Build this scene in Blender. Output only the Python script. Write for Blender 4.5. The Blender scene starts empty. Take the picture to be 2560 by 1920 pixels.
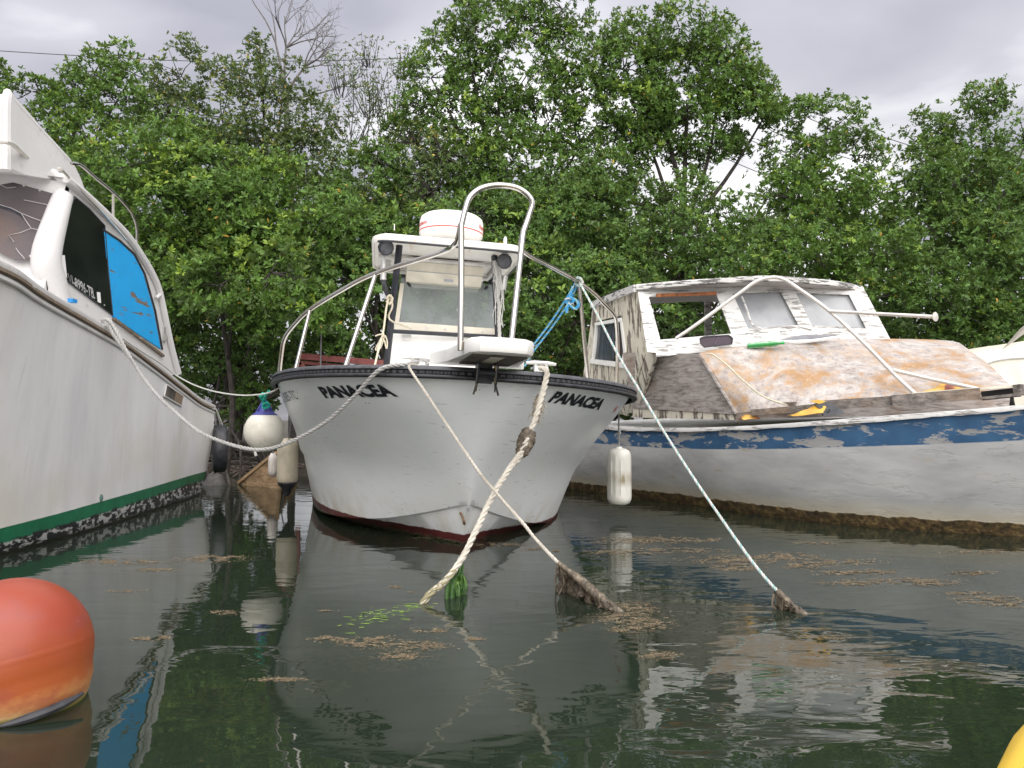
import bpy, math, random
import numpy as np
from mathutils import Vector, Matrix, noise as mnoise

SC = bpy.context.scene
COL = SC.collection
R = math.radians
rng = np.random.default_rng(11)
random.seed(11)

# ---------------------------------------------------------------- camera
EYE = 0.85                      # lens height over the water, metres
FPX = 1920.0                    # focal length in photo pixels (photo 2560 wide)
PITCH = math.atan(90.0 / FPX)
cam_data = bpy.data.cameras.new("camera")
cam = bpy.data.objects.new("camera", cam_data)
COL.objects.link(cam)
cam_data.sensor_width = 36.0
cam_data.lens = 36.0 * FPX / 2560.0
cam_data.clip_start = 0.05
cam_data.clip_end = 3000.0
cam.location = (0, 0, EYE)
cam.rotation_euler = (math.pi / 2 + PITCH, 0, 0)
SC.camera = cam

# ---------------------------------------------------------------- light and sky
SUN_EL, SUN_AZ = R(48), R(168)          # azimuth clockwise from +Y: high, behind the camera, a little to the left
SUN_STRENGTH = 1.5
SKY_STRENGTH = 0.05
SC.view_settings.view_transform = 'Standard'
SC.view_settings.look = 'None'
SC.view_settings.gamma = 1.0
SC.view_settings.use_curve_mapping = False
SC.view_settings.exposure = 1.75

world = bpy.data.worlds.new("World")
SC.world = world
world.use_nodes = True
wt = world.node_tree
wt.nodes.clear()
def wn(t, **kw):
    n = wt.nodes.new(t)
    for k, v in kw.items():
        setattr(n, k, v)
    return n
sky_tex = wn('ShaderNodeTexSky', sky_type='NISHITA', sun_disc=False, sun_elevation=SUN_EL, sun_rotation=SUN_AZ)
w_tc = wn('ShaderNodeTexCoord')
w_sep = wn('ShaderNodeSeparateXYZ')
wt.links.new(w_tc.outputs['Generated'], w_sep.inputs[0])
w_zc = wn('ShaderNodeMath', operation='MAXIMUM'); w_zc.inputs[1].default_value = 0.0
wt.links.new(w_sep.outputs['Z'], w_zc.inputs[0])
w_za = wn('ShaderNodeMath', operation='ADD'); w_za.inputs[1].default_value = 0.32
wt.links.new(w_zc.outputs[0], w_za.inputs[0])
w_div = wn('ShaderNodeVectorMath', operation='DIVIDE')
w_cmb = wn('ShaderNodeCombineXYZ')
for i in range(3):
    wt.links.new(w_za.outputs[0], w_cmb.inputs[i])
wt.links.new(w_tc.outputs['Generated'], w_div.inputs[0])
wt.links.new(w_cmb.outputs[0], w_div.inputs[1])
w_map = wn('ShaderNodeMapping'); w_map.inputs['Location'].default_value = (7.8426, 1.8851, 1.9393)
w_map.inputs['Scale'].default_value = (1.0, 1.7, 0.0)
wt.links.new(w_div.outputs[0], w_map.inputs[0])
w_no = wn('ShaderNodeTexNoise'); w_no.inputs['Scale'].default_value = 1.15; w_no.inputs['Detail'].default_value = 7
w_no.inputs['Roughness'].default_value = 0.46; w_no.inputs['Distortion'].default_value = 0.25
wt.links.new(w_map.outputs[0], w_no.inputs['Vector'])
w_rp = wn('ShaderNodeValToRGB')
er = w_rp.color_ramp
er.elements[0].position = 0.36; er.elements[0].color = (0.27, 0.268, 0.305, 1)
er.elements[1].position = 0.61; er.elements[1].color = (0.80, 0.79, 0.79, 1)
e = er.elements.new(0.50); e.color = (0.40, 0.396, 0.430, 1)
wt.links.new(w_no.outputs['Fac'], w_rp.inputs[0])
w_sc = wn('ShaderNodeVectorMath', operation='SCALE'); w_sc.inputs['Scale'].default_value = 10.0
wt.links.new(w_rp.outputs[0], w_sc.inputs[0])
w_mx = wn('ShaderNodeMixRGB'); w_mx.inputs[0].default_value = 0.93
wt.links.new(sky_tex.outputs[0], w_mx.inputs[1]); wt.links.new(w_sc.outputs[0], w_mx.inputs[2])
w_g = wn('ShaderNodeMath', operation='MULTIPLY_ADD'); w_g.inputs[1].default_value = 1.30; w_g.inputs[2].default_value = 0.56   # overcast: paler overhead
wt.links.new(w_zc.outputs[0], w_g.inputs[0])
w_cl = wn('ShaderNodeVectorMath', operation='SCALE')
wt.links.new(w_mx.outputs[0], w_cl.inputs[0]); wt.links.new(w_g.outputs[0], w_cl.inputs['Scale'])
w_bg = wn('ShaderNodeBackground'); w_bg.inputs['Strength'].default_value = SKY_STRENGTH
w_out = wn('ShaderNodeOutputWorld')
wt.links.new(w_cl.outputs[0], w_bg.inputs[0]); wt.links.new(w_bg.outputs[0], w_out.inputs[0])

sun_data = bpy.data.lights.new("sun", 'SUN')
sun_data.energy = SUN_STRENGTH
sun_data.angle = R(85)
sun_data.color = (1.0, 0.965, 0.92)
sun = bpy.data.objects.new("sun", sun_data)
COL.objects.link(sun)
_sd = Vector((math.sin(SUN_AZ) * math.cos(SUN_EL), math.cos(SUN_AZ) * math.cos(SUN_EL), math.sin(SUN_EL)))
sun.rotation_euler = _sd.to_track_quat('Z', 'Y').to_euler()

# ---------------------------------------------------------------- measuring helpers (photo pixel + depth -> place in the world)
_cp, _sp = math.cos(PITCH), math.sin(PITCH)
def ray(px, py):
    a, b = (px - 1280.0) / FPX, (960.0 - py) / FPX
    return np.array([a, _cp - b * _sp, _sp + b * _cp])
def at(px, py, Y):
    d = ray(px, py)
    return np.array([0, 0, EYE]) + d * (Y / d[1])
def at_x(px, py, X):
    d = ray(px, py)
    return np.array([0, 0, EYE]) + d * (X / d[0])
def at_z(px, py, Z=0.0):
    d = ray(px, py)
    return np.array([0, 0, EYE]) + d * ((Z - EYE) / d[2])
def pix(p):
    v = np.asarray(p, float) - np.array([0, 0, EYE])
    f = v[..., 1] * _cp + v[..., 2] * _sp
    u = -v[..., 1] * _sp + v[..., 2] * _cp
    return np.stack([1280 + FPX * v[..., 0] / f, 960 - FPX * u / f], -1)

# ---------------------------------------------------------------- curves
def pchip(x, y, xq):
    x = np.asarray(x, float); y = np.asarray(y, float); xq = np.clip(np.asarray(xq, float), x[0], x[-1])
    h = np.diff(x); d = np.diff(y) / h
    m = np.zeros_like(y)
    if len(x) == 2:
        m[:] = d[0]
    else:
        for i in range(1, len(x) - 1):
            if d[i - 1] * d[i] > 0:
                w1, w2 = 2 * h[i] + h[i - 1], h[i] + 2 * h[i - 1]
                m[i] = (w1 + w2) / (w1 / d[i - 1] + w2 / d[i])
        m[0], m[-1] = d[0], d[-1]
    i = np.clip(np.searchsorted(x, xq) - 1, 0, len(x) - 2)
    t = (xq - x[i]) / h[i]
    return ((2*t**3 - 3*t**2 + 1) * y[i] + (t**3 - 2*t**2 + t) * h[i] * m[i]
            + (-2*t**3 + 3*t**2) * y[i + 1] + (t**3 - t**2) * h[i] * m[i + 1])

def spline(pts, n=40, closed=False):
    """Centripetal-ish Catmull-Rom through pts, resampled evenly to n points."""
    P = np.asarray(pts, float)
    if len(P) == 2:
        t = np.linspace(0, 1, n)[:, None]
        return P[0] * (1 - t) + P[1] * t
    Q = np.vstack([P[-1], P, P[0], P[1]]) if closed else np.vstack([2 * P[0] - P[1], P, 2 * P[-1] - P[-2]])
    out = []
    for i in range(1, len(Q) - 2):
        t = np.linspace(0, 1, 16, endpoint=False)[:, None]
        a, b, c, d = Q[i - 1], Q[i], Q[i + 1], Q[i + 2]
        out.append(0.5 * (2*b + (c - a)*t + (2*a - 5*b + 4*c - d)*t**2 + (3*b - a - 3*c + d)*t**3))
    out = np.vstack(out + [Q[-2][None]])
    s = np.concatenate([[0], np.cumsum(np.linalg.norm(np.diff(out, axis=0), axis=1))])
    q = np.linspace(0, s[-1], n)
    return np.stack([np.interp(q, s, out[:, k]) for k in range(3)], 1)

def fillet(pts, r=0.1, k=5):
    """Polyline with rounded corners."""
    P = [np.asarray(p, float) for p in pts]
    out = [P[0]]
    for i in range(1, len(P) - 1):
        a, b, c = P[i - 1], P[i], P[i + 1]
        la, lc = np.linalg.norm(a - b), np.linalg.norm(c - b)
        q = min(r, la * 0.45, lc * 0.45)
        p0, p2 = b + (a - b) / la * q, b + (c - b) / lc * q
        for t in np.linspace(0, 1, k):
            out.append((1-t)**2 * p0 + 2*t*(1-t) * b + t*t * p2)
    out.append(P[-1])
    return np.array(out)

def frames(path):
    P = np.asarray(path, float)
    T = np.gradient(P, axis=0)
    T /= np.linalg.norm(T, axis=1)[:, None] + 1e-12
    N = np.zeros_like(P)
    up = np.array([0, 0, 1.0]) if abs(T[0][2]) < 0.9 else np.array([1.0, 0, 0])
    n = np.cross(up, T[0]); n /= np.linalg.norm(n)
    for i in range(len(P)):
        n = n - T[i] * np.dot(n, T[i]); n /= np.linalg.norm(n) + 1e-12
        N[i] = n
    return P, T, N, np.cross(T, N)

# ---------------------------------------------------------------- mesh builder
WORLD_OF = {}
class MB:
    def __init__(s):
        s.v, s.f, s.m, s.uv = [], [], [], []
        s.n = 0
    def add(s, V, F, mat=0, uv=None):
        V = np.asarray(V, float).reshape(-1, 3)
        s.v.append(V)
        if uv is None:
            uv = np.zeros((len(V), 2))
        s.uv.append(np.asarray(uv, float))
        for f in F:
            s.f.append([i + s.n for i in f]); s.m.append(mat)
        s.n += len(V)
        return s
    def grid(s, G, close_u=False, close_v=False, mat=0, flip=False, matf=None):
        G = np.asarray(G, float); a, b = G.shape[:2]
        F, MM = [], []
        for i in range(a if close_u else a - 1):
            for j in range(b if close_v else b - 1):
                i2, j2 = (i + 1) % a, (j + 1) % b
                q = [i*b + j, i2*b + j, i2*b + j2, i*b + j2]
                F.append(q[::-1] if flip else q)
        uu, vv = np.meshgrid(np.linspace(0, 1, a), np.linspace(0, 1, b), indexing='ij')
        s.add(G.reshape(-1, 3), F, mat, np.stack([uu, vv], -1).reshape(-1, 2))
        return s
    def tube(s, path, r, n=8, caps=True, mat=0, squash=1.0):
        P, T, N, B = frames(path)
        r = np.broadcast_to(np.asarray(r, float), (len(P),))
        a = np.linspace(0, 2*np.pi, n, endpoint=False)
        G = P[:, None] + r[:, None, None] * (np.cos(a)[None, :, None] * N[:, None] + squash * np.sin(a)[None, :, None] * B[:, None])
        base = s.n
        s.grid(G, close_v=True, mat=mat)
        if caps:
            s.f.append([base + i for i in range(n)]); s.m.append(mat)
            e = base + (len(P) - 1) * n
            s.f.append([e + n - 1 - i for i in range(n)]); s.m.append(mat)
        return s
    def box(s, c, size, rot=None, mat=0):
        h = np.asarray(size, float) / 2
        V = np.array([[x, y, z] for x in (-1, 1) for y in (-1, 1) for z in (-1, 1)]) * h
        if rot is not None:
            V = V @ np.asarray(rot, float).T
        V = V + np.asarray(c, float)
        return s.add(V, [[0,1,3,2],[4,6,7,5],[0,4,5,1],[2,3,7,6],[0,2,6,4],[1,5,7,3]], mat)
    def beam(s, a, b, w, h, up=(0, 0, 1), mat=0):
        a, b = np.asarray(a, float), np.asarray(b, float)
        t = b - a; L = np.linalg.norm(t); t /= L
        if abs(np.dot(t, up)) > 0.98:
            up = (0, 1, 0) if abs(t[1]) < 0.9 else (1, 0, 0)
        n = np.cross(t, up); n /= np.linalg.norm(n); u = np.cross(n, t)
        return s.box((a + b) / 2, (L, w, h), np.stack([t, n, u], 1), mat)
    def prism(s, poly, d, mat=0):
        P = np.asarray(poly, float); n = len(P); d = np.asarray(d, float)
        F = [list(range(n))[::-1], [n + i for i in range(n)]]
        for i in range(n):
            j = (i + 1) % n
            F.append([i, j, n + j, n + i])
        return s.add(np.vstack([P, P + d]), F, mat)
    def lathe(s, prof, c=(0, 0, 0), n=24, axis=(0, 0, 1), mat=0):
        """prof: list of (r, h) along axis."""
        ax = np.asarray(axis, float); ax /= np.linalg.norm(ax)
        x = np.cross(ax, [0, 1, 0] if abs(ax[1]) < 0.9 else [1, 0, 0]); x /= np.linalg.norm(x); y = np.cross(ax, x)
        a = np.linspace(0, 2*np.pi, n, endpoint=False)
        pr = np.asarray(prof, float)
        G = (np.asarray(c, float) + pr[:, 1][:, None, None] * ax
             + pr[:, 0][:, None, None] * (np.cos(a)[None, :, None] * x + np.sin(a)[None, :, None] * y))
        return s.grid(G, close_v=True, mat=mat)
    def rope(s, path, r, pitch=None, mat=0, sides=5, mats=None, per=7):
        """Three twisted strands along path."""
        P = np.asarray(path, float)
        L = np.concatenate([[0], np.cumsum(np.linalg.norm(np.diff(P, axis=0), axis=1))])
        pitch = pitch or r * 7.5
        n = max(8, int(L[-1] / pitch * per))
        q = np.linspace(0, L[-1], n)
        P = np.stack([np.interp(q, L, P[:, k]) for k in range(3)], 1)
        P, T, N, B = frames(P)
        for k in range(3):
            ph = 2*np.pi * (q / pitch + k / 3.0)
            S = P + 0.5 * r * (np.cos(ph)[:, None] * N + np.sin(ph)[:, None] * B)
            s.tube(S, 0.56 * r, sides, True, mats[k] if mats else mat)
        return s
    def build(s, name, mats, parent=None, smooth=True, angle=40, local=False):
        V = np.vstack(s.v); UV = np.vstack(s.uv)
        if parent is not None:
            W = WORLD_OF.get(parent.name, Matrix.Identity(4))
            if not local:
                A = np.array(W.inverted())
                V = V @ A[:3, :3].T + A[:3, 3]
        me = bpy.data.meshes.new(name)
        me.from_pydata(V.tolist(), [], s.f)
        mats = mats if isinstance(mats, (list, tuple)) else [mats]
        for m in mats:
            me.materials.append(m)
        if len(mats) > 1:
            me.polygons.foreach_set('material_index', s.m)
        if np.any(UV):
            ul = me.uv_layers.new(name="UVMap")
            li = np.zeros(len(me.loops), np.int32); me.loops.foreach_get('vertex_index', li)
            ul.data.foreach_set('uv', UV[li].astype(np.float32).ravel())
        if smooth:
            me.shade_smooth()
            me.set_sharp_from_angle(angle=R(angle))
        me.update()
        o = bpy.data.objects.new(name, me)
        COL.objects.link(o)
        if parent is not None:
            o.parent = parent
            WORLD_OF[o.name] = WORLD_OF.get(parent.name, Matrix.Identity(4))
        else:
            WORLD_OF[o.name] = Matrix.Identity(4)
        return o

def thing(name, label, cat, loc=(0, 0, 0), rot=(0, 0, 0), group=None):
    o = bpy.data.objects.new(name, None)
    o.empty_display_size = 0.2
    o.location = loc; o.rotation_euler = rot
    COL.objects.link(o)
    from mathutils import Euler
    WORLD_OF[o.name] = Matrix.Translation(Vector(loc)) @ Euler(rot).to_matrix().to_4x4()
    return tag(o, label, cat, group)
def tag(o, label, cat, group=None):
    o['label'] = label; o['category'] = cat
    if group:
        o['group'] = group
    return o
def structure(o):
    o['kind'] = 'structure'
    return o
def stuff(o):
    o['kind'] = 'stuff'
    return o

# ---------------------------------------------------------------- material helper
class Mat:
    def __init__(s, name):
        s.mat = bpy.data.materials.new(name)
        s.mat.use_nodes = True
        s.t = s.mat.node_tree
        s.t.nodes.clear()
        s.out = s.t.nodes.new('ShaderNodeOutputMaterial')
    def put(s, sock, v):
        if isinstance(v, bpy.types.NodeSocket):
            s.t.links.new(v, sock)
        elif v is not None:
            if sock.type == 'RGBA' and not hasattr(v, '__len__'):
                v = (v, v, v, 1)
            elif sock.type == 'RGBA' and len(v) == 3:
                v = (*v, 1)
            sock.default_value = v
    def node(s, t, props=None, **inp):
        n = s.t.nodes.new(t)
        for k, v in (props or {}).items():
            setattr(n, k, v)
        for k, v in inp.items():
            s.put(n.inputs[int(k[1:])] if k[0] == 'i' and k[1:].isdigit() else n.inputs[k.replace('_', ' ')], v)
        return n
    def co(s, kind='Object', scale=(1, 1, 1), loc=(0, 0, 0), rot=(0, 0, 0)):
        tc = s.node('ShaderNodeTexCoord')
        mp = s.node('ShaderNodeMapping', Scale=scale, Location=loc, Rotation=rot)
        s.t.links.new(tc.outputs[kind], mp.inputs[0])
        return mp.outputs[0]
    def noise(s, vec, scale=5, detail=5, rough=0.55, dist=0.0):
        return s.node('ShaderNodeTexNoise', Vector=vec, Scale=scale, Detail=detail, Roughness=rough, Distortion=dist).outputs['Fac']
    def voro(s, vec, scale=5, feature='F1', out='Distance'):
        return s.node('ShaderNodeTexVoronoi', {'feature': feature}, Vector=vec, Scale=scale).outputs[out]
    def ramp(s, fac, stops, interp='LINEAR'):
        n = s.node('ShaderNodeValToRGB', Fac=fac)
        cr = n.color_ramp; cr.interpolation = interp
        while len(cr.elements) < len(stops):
            cr.elements.new(0.5)
        for e, (p, c) in zip(cr.elements, stops):
            e.position = p
            e.color = (c, c, c, 1) if not hasattr(c, '__len__') else (*c, 1)
        return n.outputs[0]
    def mix(s, fac, a, b, mode='MIX'):
        n = s.node('ShaderNodeMixRGB', {'blend_type': mode})
        s.put(n.inputs[0], fac); s.put(n.inputs[1], a); s.put(n.inputs[2], b)
        return n.outputs[0]
    def math(s, op, a, b=None, clamp=False):
        n = s.node('ShaderNodeMath', {'operation': op, 'use_clamp': clamp})
        s.put(n.inputs[0], a)
        if b is not None:
            s.put(n.inputs[1], b)
        return n.outputs[0]
    def step(s, v, lo, hi):
        n = s.node('ShaderNodeMapRange', {'clamp': True})
        s.put(n.inputs[0], v)
        n.inputs[1].default_value = lo; n.inputs[2].default_value = hi
        n.inputs[3].default_value = 0; n.inputs[4].default_value = 1
        return n.outputs[0]
    def xyz(s, vec):
        return s.node('ShaderNodeSeparateXYZ', i0=vec).outputs
    def bump(s, h, strength=0.3, dist=0.01, normal=None):
        n = s.node('ShaderNodeBump', Strength=strength, Distance=dist, Height=h)
        if normal is not None:
            s.t.links.new(normal, n.inputs['Normal'])
        return n.outputs[0]
    def finish(s, color, rough=0.5, metal=0.0, normal=None, spec=0.5, alpha=None, **kw):
        b = s.node('ShaderNodeBsdfPrincipled')
        s.put(b.inputs['Base Color'], color); s.put(b.inputs['Roughness'], rough); s.put(b.inputs['Metallic'], metal)
        s.put(b.inputs['Specular IOR Level'], spec)
        if normal is not None:
            s.t.links.new(normal, b.inputs['Normal'])
        if alpha is not None:
            s.put(b.inputs['Alpha'], alpha)
        for k, v in kw.items():
            s.put(b.inputs[k.replace('_', ' ')], v)
        s.t.links.new(b.outputs[0], s.out.inputs[0])
        return s.mat

def simple(name, col, rough=0.5, metal=0.0, var=0.12, scale=12.0, bump=0.1):
    m = Mat(name)
    co = m.co()
    n = m.noise(co, scale, 6)
    dark = tuple(c * (1 - var * 1.6) for c in col); lite = tuple(min(1, c * (1 + var)) for c in col)
    c = m.ramp(n, [(0.3, dark), (0.7, lite)])
    r = m.math('ADD', m.math('MULTIPLY', n, 0.25), rough - 0.12)
    return m.finish(c, r, metal, m.bump(n, bump, 0.004))
# ================================================================ SETTING: water, sea bed, shore
def water_material():
    m = Mat("water")
    co = m.co('Object')
    # calm harbour water: short crests lying across the view, patches that are livelier than others
    patch = m.step(m.noise(m.co('Object', (0.35, 0.5, 1), (3.1, 0.4, 0)), 1.0, 2), 0.38, 0.70)
    r1 = m.noise(m.co('Object', (2.0, 4.2, 1), rot=(0, 0, R(-10))), 1.0, 2, 0.5, 0.6)
    r2 = m.noise(m.co('Object', (7, 15, 1), rot=(0, 0, R(8))), 1.0, 2, 0.5, 0.4)
    h = m.math('ADD', m.math('MULTIPLY', r1, 1.0), m.math('MULTIPLY', r2, 0.16))
    amp = m.math('ADD', m.math('MULTIPLY', patch, 0.75), 0.25)
    h = m.math('MULTIPLY', h, amp)
    nrm = m.bump(h, 1.0, 0.0078)
    fr = m.node('ShaderNodeFresnel', IOR=1.45)
    m.t.links.new(nrm, fr.inputs['Normal'])
    gl = m.node('ShaderNodeBsdfGlossy', Color=(0.97, 0.97, 0.97), Roughness=0.0)
    m.t.links.new(nrm, gl.inputs['Normal'])
    tr = m.node('ShaderNodeBsdfTransparent', Color=(0.40, 0.46, 0.30))
    mk = m.noise(m.co('Object', (0.5, 0.5, 1)), 1.3, 4)
    df = m.node('ShaderNodeBsdfDiffuse', Color=m.ramp(mk, [(0.35, (0.022, 0.033, 0.022)), (0.7, (0.034, 0.048, 0.032))]))
    a = m.node('ShaderNodeMixShader', i0=0.52); m.t.links.new(tr.outputs[0], a.inputs[1]); m.t.links.new(df.outputs[0], a.inputs[2])
    b = m.node('ShaderNodeMixShader', i0=fr.outputs[0]); m.t.links.new(a.outputs[0], b.inputs[1]); m.t.links.new(gl.outputs[0], b.inputs[2])
    m.t.links.new(b.outputs[0], m.out.inputs[0])
    return m.mat

def build_setting():
    g = MB()
    xs = np.array([-400, -60, -20, -8, -4, 0, 4, 8, 20, 60, 400.])
    ys = np.array([-400, -60, -10, 0, 3, 6, 9, 14, 40.])
    g.grid([[(x, y, 0) for y in ys] for x in xs])
    structure(g.build('water', water_material(), smooth=False))

    m = Mat("seabed_mud")
    co = m.co()
    n = m.noise(co, 0.9, 7, 0.62)
    n2 = m.noise(co, 5, 5)
    c = m.ramp(n, [(0.32, (0.035, 0.06, 0.022)), (0.52, (0.07, 0.115, 0.035)), (0.66, (0.135, 0.105, 0.045)), (0.8, (0.16, 0.12, 0.06))])
    c = m.mix(0.5, c, m.ramp(n2, [(0.3, 0.25), (0.7, 1.0)]), 'MULTIPLY')
    bed = m.finish(c, 0.9)
    g = MB()
    xs = np.concatenate([[-400, -60], np.linspace(-14, 14, 57), [60, 400]])
    ys = np.concatenate([[-400, -60, -8], np.linspace(0, 14, 41), [40]])
    G = []
    for x in xs:
        row = []
        for y in ys:
            z = -0.75 + 0.16 * mnoise.noise(Vector((x * 0.5, y * 0.5, 0))) + 0.08 * mnoise.noise(Vector((x * 1.7, y * 1.7, 3)))
            if y > 9:
                z += min(0.6, (y - 9) * 0.14)
            row.append((x, y, min(z, -0.05)))
        G.append(row)
    g.grid(G)
    structure(g.build('seabed', bed))

    m = Mat("shore_mud")
    co = m.co()
    n = m.noise(co, 1.5, 7)
    c = m.ramp(n, [(0.3, (0.028, 0.022, 0.016)), (0.55, (0.06, 0.05, 0.036)), (0.75, (0.10, 0.085, 0.06))])
    mud = m.finish(c, 0.85, 0, m.bump(n, 0.5, 0.05))
    g = MB()
    xs = np.concatenate([[-400, -120, -40], np.linspace(-20, 20, 81), [40, 120, 400]])
    ys = np.concatenate([np.linspace(10.6, 16, 23), [20, 30, 60, 150, 600]])
    G = []
    for x in xs:
        row = []
        for y in ys:
            edge = 11.7 + 0.5 * mnoise.noise(Vector((x * 0.35, 2, 0))) + 0.15 * mnoise.noise(Vector((x * 1.8, 5, 0)))
            z = min(0.42, (y - edge) * 0.32)
            z += 0.05 * mnoise.noise(Vector((x * 1.3, y * 1.3, 7)))
            row.append((x, y, max(z, -0.35) if y < 12 else max(0.05, z)))
        G.append(row)
    g.grid(G, flip=False)
    structure(g.build('shore', mud))

# ================================================================ TREES
def leaf_material(name, base, young, trans=0.35, yellow=0.006):
    m = Mat(name)
    geo = m.node('ShaderNodeNewGeometry')
    rnd = geo.outputs['Random Per Island']
    tone = m.node('ShaderNodeAttribute', {'attribute_name': 'tone'}).outputs['Fac']
    dark = tuple(c * 0.72 for c in base)
    c = m.ramp(m.math('FRACT', m.math('MULTIPLY', rnd, 17.3)), [(0.0, dark), (0.55, base), (1.0, tuple(c * 1.45 for c in base))])
    c = m.mix(m.step(tone, 0.55, 1.0), c, young)
    old = m.ramp(m.math('FRACT', m.math('MULTIPLY', rnd, 91.7)), [(0, (0.40, 0.22, 0.04)), (0.5, (0.46, 0.36, 0.06)), (1, (0.36, 0.19, 0.05))])
    c = m.mix(m.math('LESS_THAN', rnd, yellow), c, old)
    # underside is paler and greyer
    c2 = m.mix(geo.outputs['Backfacing'], c, m.mix(0.5, c, (0.13, 0.17, 0.085)))
    p = m.node('ShaderNodeBsdfPrincipled', Base_Color=c2, Roughness=0.5)
    p.inputs['Specular IOR Level'].default_value = 0.3
    t = m.node('ShaderNodeBsdfTranslucent', Color=m.mix(0.6, c, (0.20, 0.30, 0.02)))
    x = m.node('ShaderNodeMixShader', i0=trans * 0.6)
    m.t.links.new(p.outputs[0], x.inputs[1]); m.t.links.new(t.outputs[0], x.inputs[2])
    m.t.links.new(x.outputs[0], m.out.inputs[0])
    return m.mat

LEAF_A = leaf_material("mangrove_leaf", (0.084, 0.162, 0.027), (0.24, 0.34, 0.04))
LEAF_B = leaf_material("deep_green_leaf", (0.076, 0.146, 0.030), (0.18, 0.28, 0.04), 0.36)
LEAF_C = leaf_material("olive_leaf", (0.075, 0.115, 0.036), (0.24, 0.29, 0.06), 0.35, 0.03)
BARK = simple("mangrove_bark", (0.050, 0.042, 0.036), 0.85, 0, 0.45, 14, 0.5)
BARK_GREY = simple("dead_bark", (0.16, 0.145, 0.14), 0.85, 0, 0.3, 14, 0.4)

def rosette_template(g, n, length, tilt, wide=0.40):
    V = []
    for k in range(n):
        a = 2*np.pi * k / n + g.uniform(-0.3, 0.3)
        L = length * g.uniform(0.6, 1.15); w = L * wide * g.uniform(0.85, 1.15)
        el = tilt + g.uniform(-0.75, 0.55)
        x = np.array([0.06, 0.58, 0.97]) * L
        hw = np.array([0.08, 0.50, 0.24]) * w
        z = -0.14 * L * np.array([0, 0.35, 1.0]) ** 1.5 * g.uniform(0.2, 1.8)
        roll = g.uniform(-0.8, 0.8)
        pts = np.stack([np.concatenate([x, x]), np.concatenate([hw * math.cos(roll), -hw * math.cos(roll)]),
                        np.concatenate([z + hw * math.sin(roll), z - hw * math.sin(roll)])], 1)
        ce, se = math.cos(el), math.sin(el)
        pts = np.stack([pts[:, 0]*ce - pts[:, 2]*se, pts[:, 1], pts[:, 0]*se + pts[:, 2]*ce], 1)
        ca, sa = math.cos(a), math.sin(a)
        pts = np.stack([pts[:, 0]*ca - pts[:, 1]*sa, pts[:, 0]*sa + pts[:, 1]*ca, pts[:, 2]], 1)
        V.append(pts)
    return np.concatenate(V)

LEAFQ = np.array([[0, 3, 4, 1], [1, 4, 5, 2]])
DENS = 3.0
def leaf_mesh(name, pos, axis, size, tone, mat, parent, g, n_leaf=(6, 9), length=0.115, tilt=0.5, wide=0.40):
    """All the leaf whorls of one crown in one mesh."""
    nv = 28
    tem = [rosette_template(g, int(g.integers(n_leaf[0], n_leaf[1] + 1)), length, tilt, wide) for _ in range(nv)]
    which = g.integers(0, nv, len(pos))
    allV, allT = [], []
    for k in range(nv):
        I = np.where(which == k)[0]
        if not len(I):
            continue
        z = axis[I] / np.linalg.norm(axis[I], axis=1)[:, None]
        rv = g.normal(size=(len(I), 3))
        x = np.cross(rv, z); x /= np.linalg.norm(x, axis=1)[:, None]
        y = np.cross(z, x)
        M = np.stack([x, y, z], 2)
        V = np.einsum('nij,mj->nmi', M, tem[k]) * size[I][:, None, None] + pos[I][:, None]
        allV.append(V.reshape(-1, 3))
        allT.append(np.repeat(tone[I], len(tem[k])))
    V = np.concatenate(allV); T = np.concatenate(allT)
    nl = len(V) // 6
    F = (np.arange(nl)[:, None, None] * 6 + LEAFQ[None]).reshape(-1, 4)
    me = bpy.data.meshes.new(name)
    if parent is not None:
        W = np.array(WORLD_OF[parent.name].inverted())
        V = V @ W[:3, :3].T + W[:3, 3]
    me.vertices.add(len(V)); me.vertices.foreach_set('co', V.astype(np.float32).ravel())
    me.loops.add(F.size); me.loops.foreach_set('vertex_index', F.astype(np.int32).ravel())
    me.polygons.add(len(F)); me.polygons.foreach_set('loop_start', np.arange(0, F.size, 4, dtype=np.int32))
    at_ = me.attributes.new('tone', 'FLOAT', 'POINT'); at_.data.foreach_set('value', T.astype(np.float32))
    me.materials.append(mat)
    me.update(calc_edges=True)
    me.shade_smooth()
    o = bpy.data.objects.new(name, me); COL.objects.link(o)
    if parent is not None:
        o.parent = parent; WORLD_OF[o.name] = WORLD_OF[parent.name]
    stuff(o)
    return o

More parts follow.
